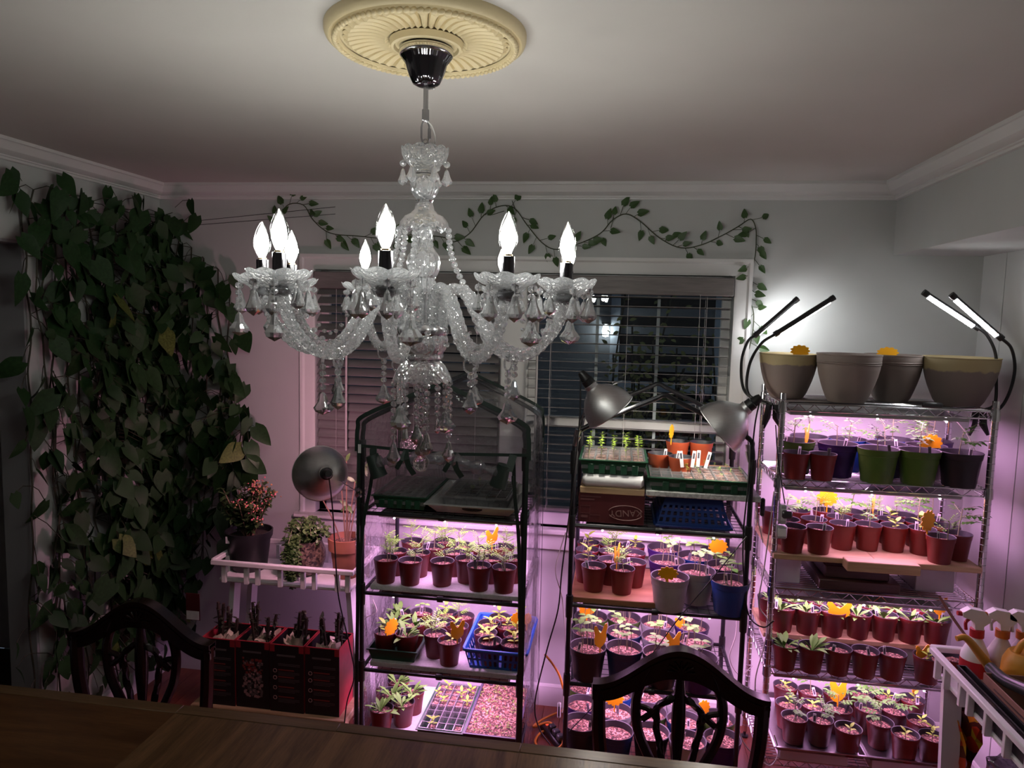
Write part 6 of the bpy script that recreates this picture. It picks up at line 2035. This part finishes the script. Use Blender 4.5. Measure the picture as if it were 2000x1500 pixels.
# ================================================================== cords
def cord(label, pts, m='cordk', r=.0028, name='power_cable', group='cords'):
    return single(name, MB().tube(bez(pts, 6), r, 6), M[m], label, 'cord', group)
def px(L, Y):
    return [at(u, v, Y=Y) for u, v in L]
cord('black lamp cord hanging beside the left clamp lamp and rose boxes', [ck1] + px([(650, 1000), (656, 1100), (662, 1170), (685, 1270), (692, 1320), (678, 1370), (672, 1420)], -.665))
cord('black cord hanging down the left post of the open rack', [ck2] + px([(1132, 820), (1119, 950), (1098, 1110), (1090, 1190), (1068, 1270), (1045, 1370), (1052, 1420), (1075, 1455)], -.59))
cord('black cord slung diagonally across the front of the open rack', px([(1458, 1048), (1395, 1125), (1320, 1215), (1262, 1290), (1180, 1360), (1112, 1428)], -.615), r=.0022)
cord('black cord from the right clamp lamp down the open rack post', [ck3] + px([(1476, 820), (1470, 870), (1460, 960), (1452, 1040), (1452, 1120), (1462, 1200), (1490, 1225), (1512, 1212)], -.56))
cord('white cord looping beside the left post of the open rack', px([(1105, 1040), (1092, 1080), (1085, 1118)], -.50) + px([(1098, 1170), (1104, 1250), (1102, 1330), (1098, 1392)], -.45), 'cordw', .002)
cord('white cord trailing down inside the covered rack', px([(728, 1170), (735, 1195), (712, 1210), (716, 1240), (722, 1280)], -.40), 'cordw', .002)
cord('white cord down the left post of the chrome shelving', px([(1512, 960), (1502, 1040), (1492, 1110), (1482, 1180), (1500, 1215), (1490, 1270), (1475, 1330), (1480, 1400)], -.50), 'cordw', .0026)
cord('white cord curling behind the open rack right post', px([(1440, 1190), (1437, 1240), (1425, 1285), (1445, 1318), (1470, 1300)], -.30), 'cordw', .002)
cord('white cord hanging from the left end of the chrome shelving', px([(1490, 830), (1485, 900), (1478, 990), (1490, 1060)], -.47), 'cordw', .0022)
cord('black cord running down the front left post of the chrome shelving', px([(1515, 830), (1520, 900), (1534, 990), (1537, 1010)], -.485), r=.0022)
cord('black cord running along the top edge of the chrome shelving', px([(1540, 786), (1640, 788), (1760, 793), (1850, 797), (1905, 795)], -.475), r=.0022)
cord('white cord at the foot of the chrome shelving left post', px([(1512, 1435), (1520, 1470), (1505, 1495), (1480, 1480), (1452, 1450), (1440, 1410)], -.52), 'cordw', .0026)
cord('white cord hanging inside the right of the chrome shelving', px([(1862, 815), (1890, 850), (1910, 900), (1908, 945)], -.36), 'cordw', .0022)
cord('tan cord sloping across the lower right of the chrome shelving', px([(1835, 1165), (1860, 1205), (1885, 1240), (1905, 1262)], -.50), 'card', .005)
ex = [at(1105, 1385, Z=.012), at(1060, 1405, Z=.012), at(1042, 1420, Z=.02), at(1075, 1412, Z=.05), at(1100, 1450, Z=.04), at(1070, 1468, Z=.012), at(1045, 1450, Z=.012), at(1062, 1428, Z=.012), at(1092, 1440, Z=.012), at(1110, 1470, Z=.012)]
cord('orange extension cord coiled on the floor between the two black racks', ex, 'cordo', .0055, 'extension_cable')
cord('orange cord hanging behind the left post of the open rack', [at(1064, 1278, Y=-.35), at(1078, 1295, Y=-.35), at(1092, 1318, Y=-.32), at(1100, 1345, Y=-.3)], 'cordo', .005, 'extension_cable')
# power strip on the floor
ps0, ps1 = at(1062, 1408, Z=.03), at(1100, 1455, Z=.03)
d_ = (ps1 - ps0); ln = d_.length; az = atan2(d_.y, d_.x)
ps = thing('power_strip', 'black power strip on the floor beside the orange cord', 'power strip', (ps0 + ps1) / 2 - Vector((0, 0, .029)), rot=(0, 0, az))
lpart('strip_body', MB().box(-ln / 2, ln / 2, -.022, .022, 0, .032, .006), M['blackplastic'], ps)
for k in range(3):
    lpart('plug', MB().box(ln * (-.05 + .2 * k) - .016, ln * (-.05 + .2 * k) + .016, -.015, .015, .0325, .06, .005), M['greyplastic'] if k else M['blackplastic'], ps)
lpart('switch', MB().box(-ln * .32 - .01, -ln * .32 + .01, -.008, .008, .032, .037, .001), mat('red_switch', (.6, .03, .02), .4, emit=(1, .1, .05), es=.6), ps)
# plug adapters and controllers on the chrome shelving post
def gadget(name, label, u0, u1, v0, v1, Y, m, cat, dep=.03):
    a, b = at(u0, v1, Y=Y), at(u1, v0, Y=Y)
    t = thing(name, label, cat, ((a.x + b.x) / 2, Y, a.z))
    part('case', MB().box(a.x, b.x, Y - dep / 2, Y + dep / 2, a.z, b.z, .005), M[m], t)
    part('face_plate', MB().box(a.x + .004, b.x - .004, Y - dep / 2 - .002, Y - dep / 2, a.z + (b.z - a.z) * .2, b.z - (b.z - a.z) * .2, .001), M['greyplastic'] if m != 'greypot' else M['whitep'], t)
    return t
gadget('outlet_timer', 'upper grey plug timer strapped to the chrome shelving left post', 1520, 1537, 985, 1022, -.50, 'greypot', 'timer')
gadget('outlet_timer', 'lower grey plug adapter strapped to the chrome shelving left post', 1515, 1537, 1026, 1050, -.50, 'greypot', 'timer')
gadget('plug_block', 'black plug block stuck into the grey timer', 1527, 1548, 998, 1012, -.525, 'blackplastic', 'plug', .018)
gadget('lamp_controller', 'black inline dimmer hanging left of the chrome shelving', 1484, 1495, 973, 1008, -.47, 'blackplastic', 'controller', .014)
gadget('inline_switch', 'black inline switch on the top edge of the chrome shelving', 1800, 1842, 787, 796, -.482, 'blackplastic', 'switch', .014)
gadget('inline_switch', 'white inline switch dangling between the two black racks', 1088, 1096, 1372, 1402, -.45, 'whitep', 'switch', .014)
# safety leaflet hanging on the chrome shelving and a seed packet by the pothos
lf_ = MB(); a, b = at(1484, 1092, Y=-.20), at(1512, 1045, Y=-.20)
lf_.add([(a.x, -.2, a.z), (b.x, -.2, a.z), (b.x, -.2, b.z), (a.x, -.2, b.z), (a.x, -.199, a.z), (b.x, -.199, a.z), (b.x, -.199, b.z), (a.x, -.199, b.z)], [(0, 1, 2, 3), (7, 6, 5, 4), (0, 4, 5, 1), (1, 5, 6, 2), (2, 6, 7, 3), (3, 7, 4, 0)])
pk = thing('paper_sheet', 'white paper sheet hanging at the left end of the chrome shelving', 'paper', ((a.x + b.x) / 2, -.2, a.z))
part('sheet', lf_, M['paper'], pk, False)
pk = thing('seed_packet', 'dark red printed packet hanging in the pothos behind the left chair', 'packet', at(380, 1190, Y=-.42))
a, b = at(364, 1210, Y=-.42), at(390, 1160, Y=-.42)
part('packet_front', MB().box(a.x, b.x, -.422, -.418, a.z, b.z, .001), M['packet'], pk)
part('packet_label', MB().box(a.x + .003, b.x - .003, -.4235, -.4222, a.z + .004, a.z + (b.z - a.z) * .35), M['paper'], pk, False)
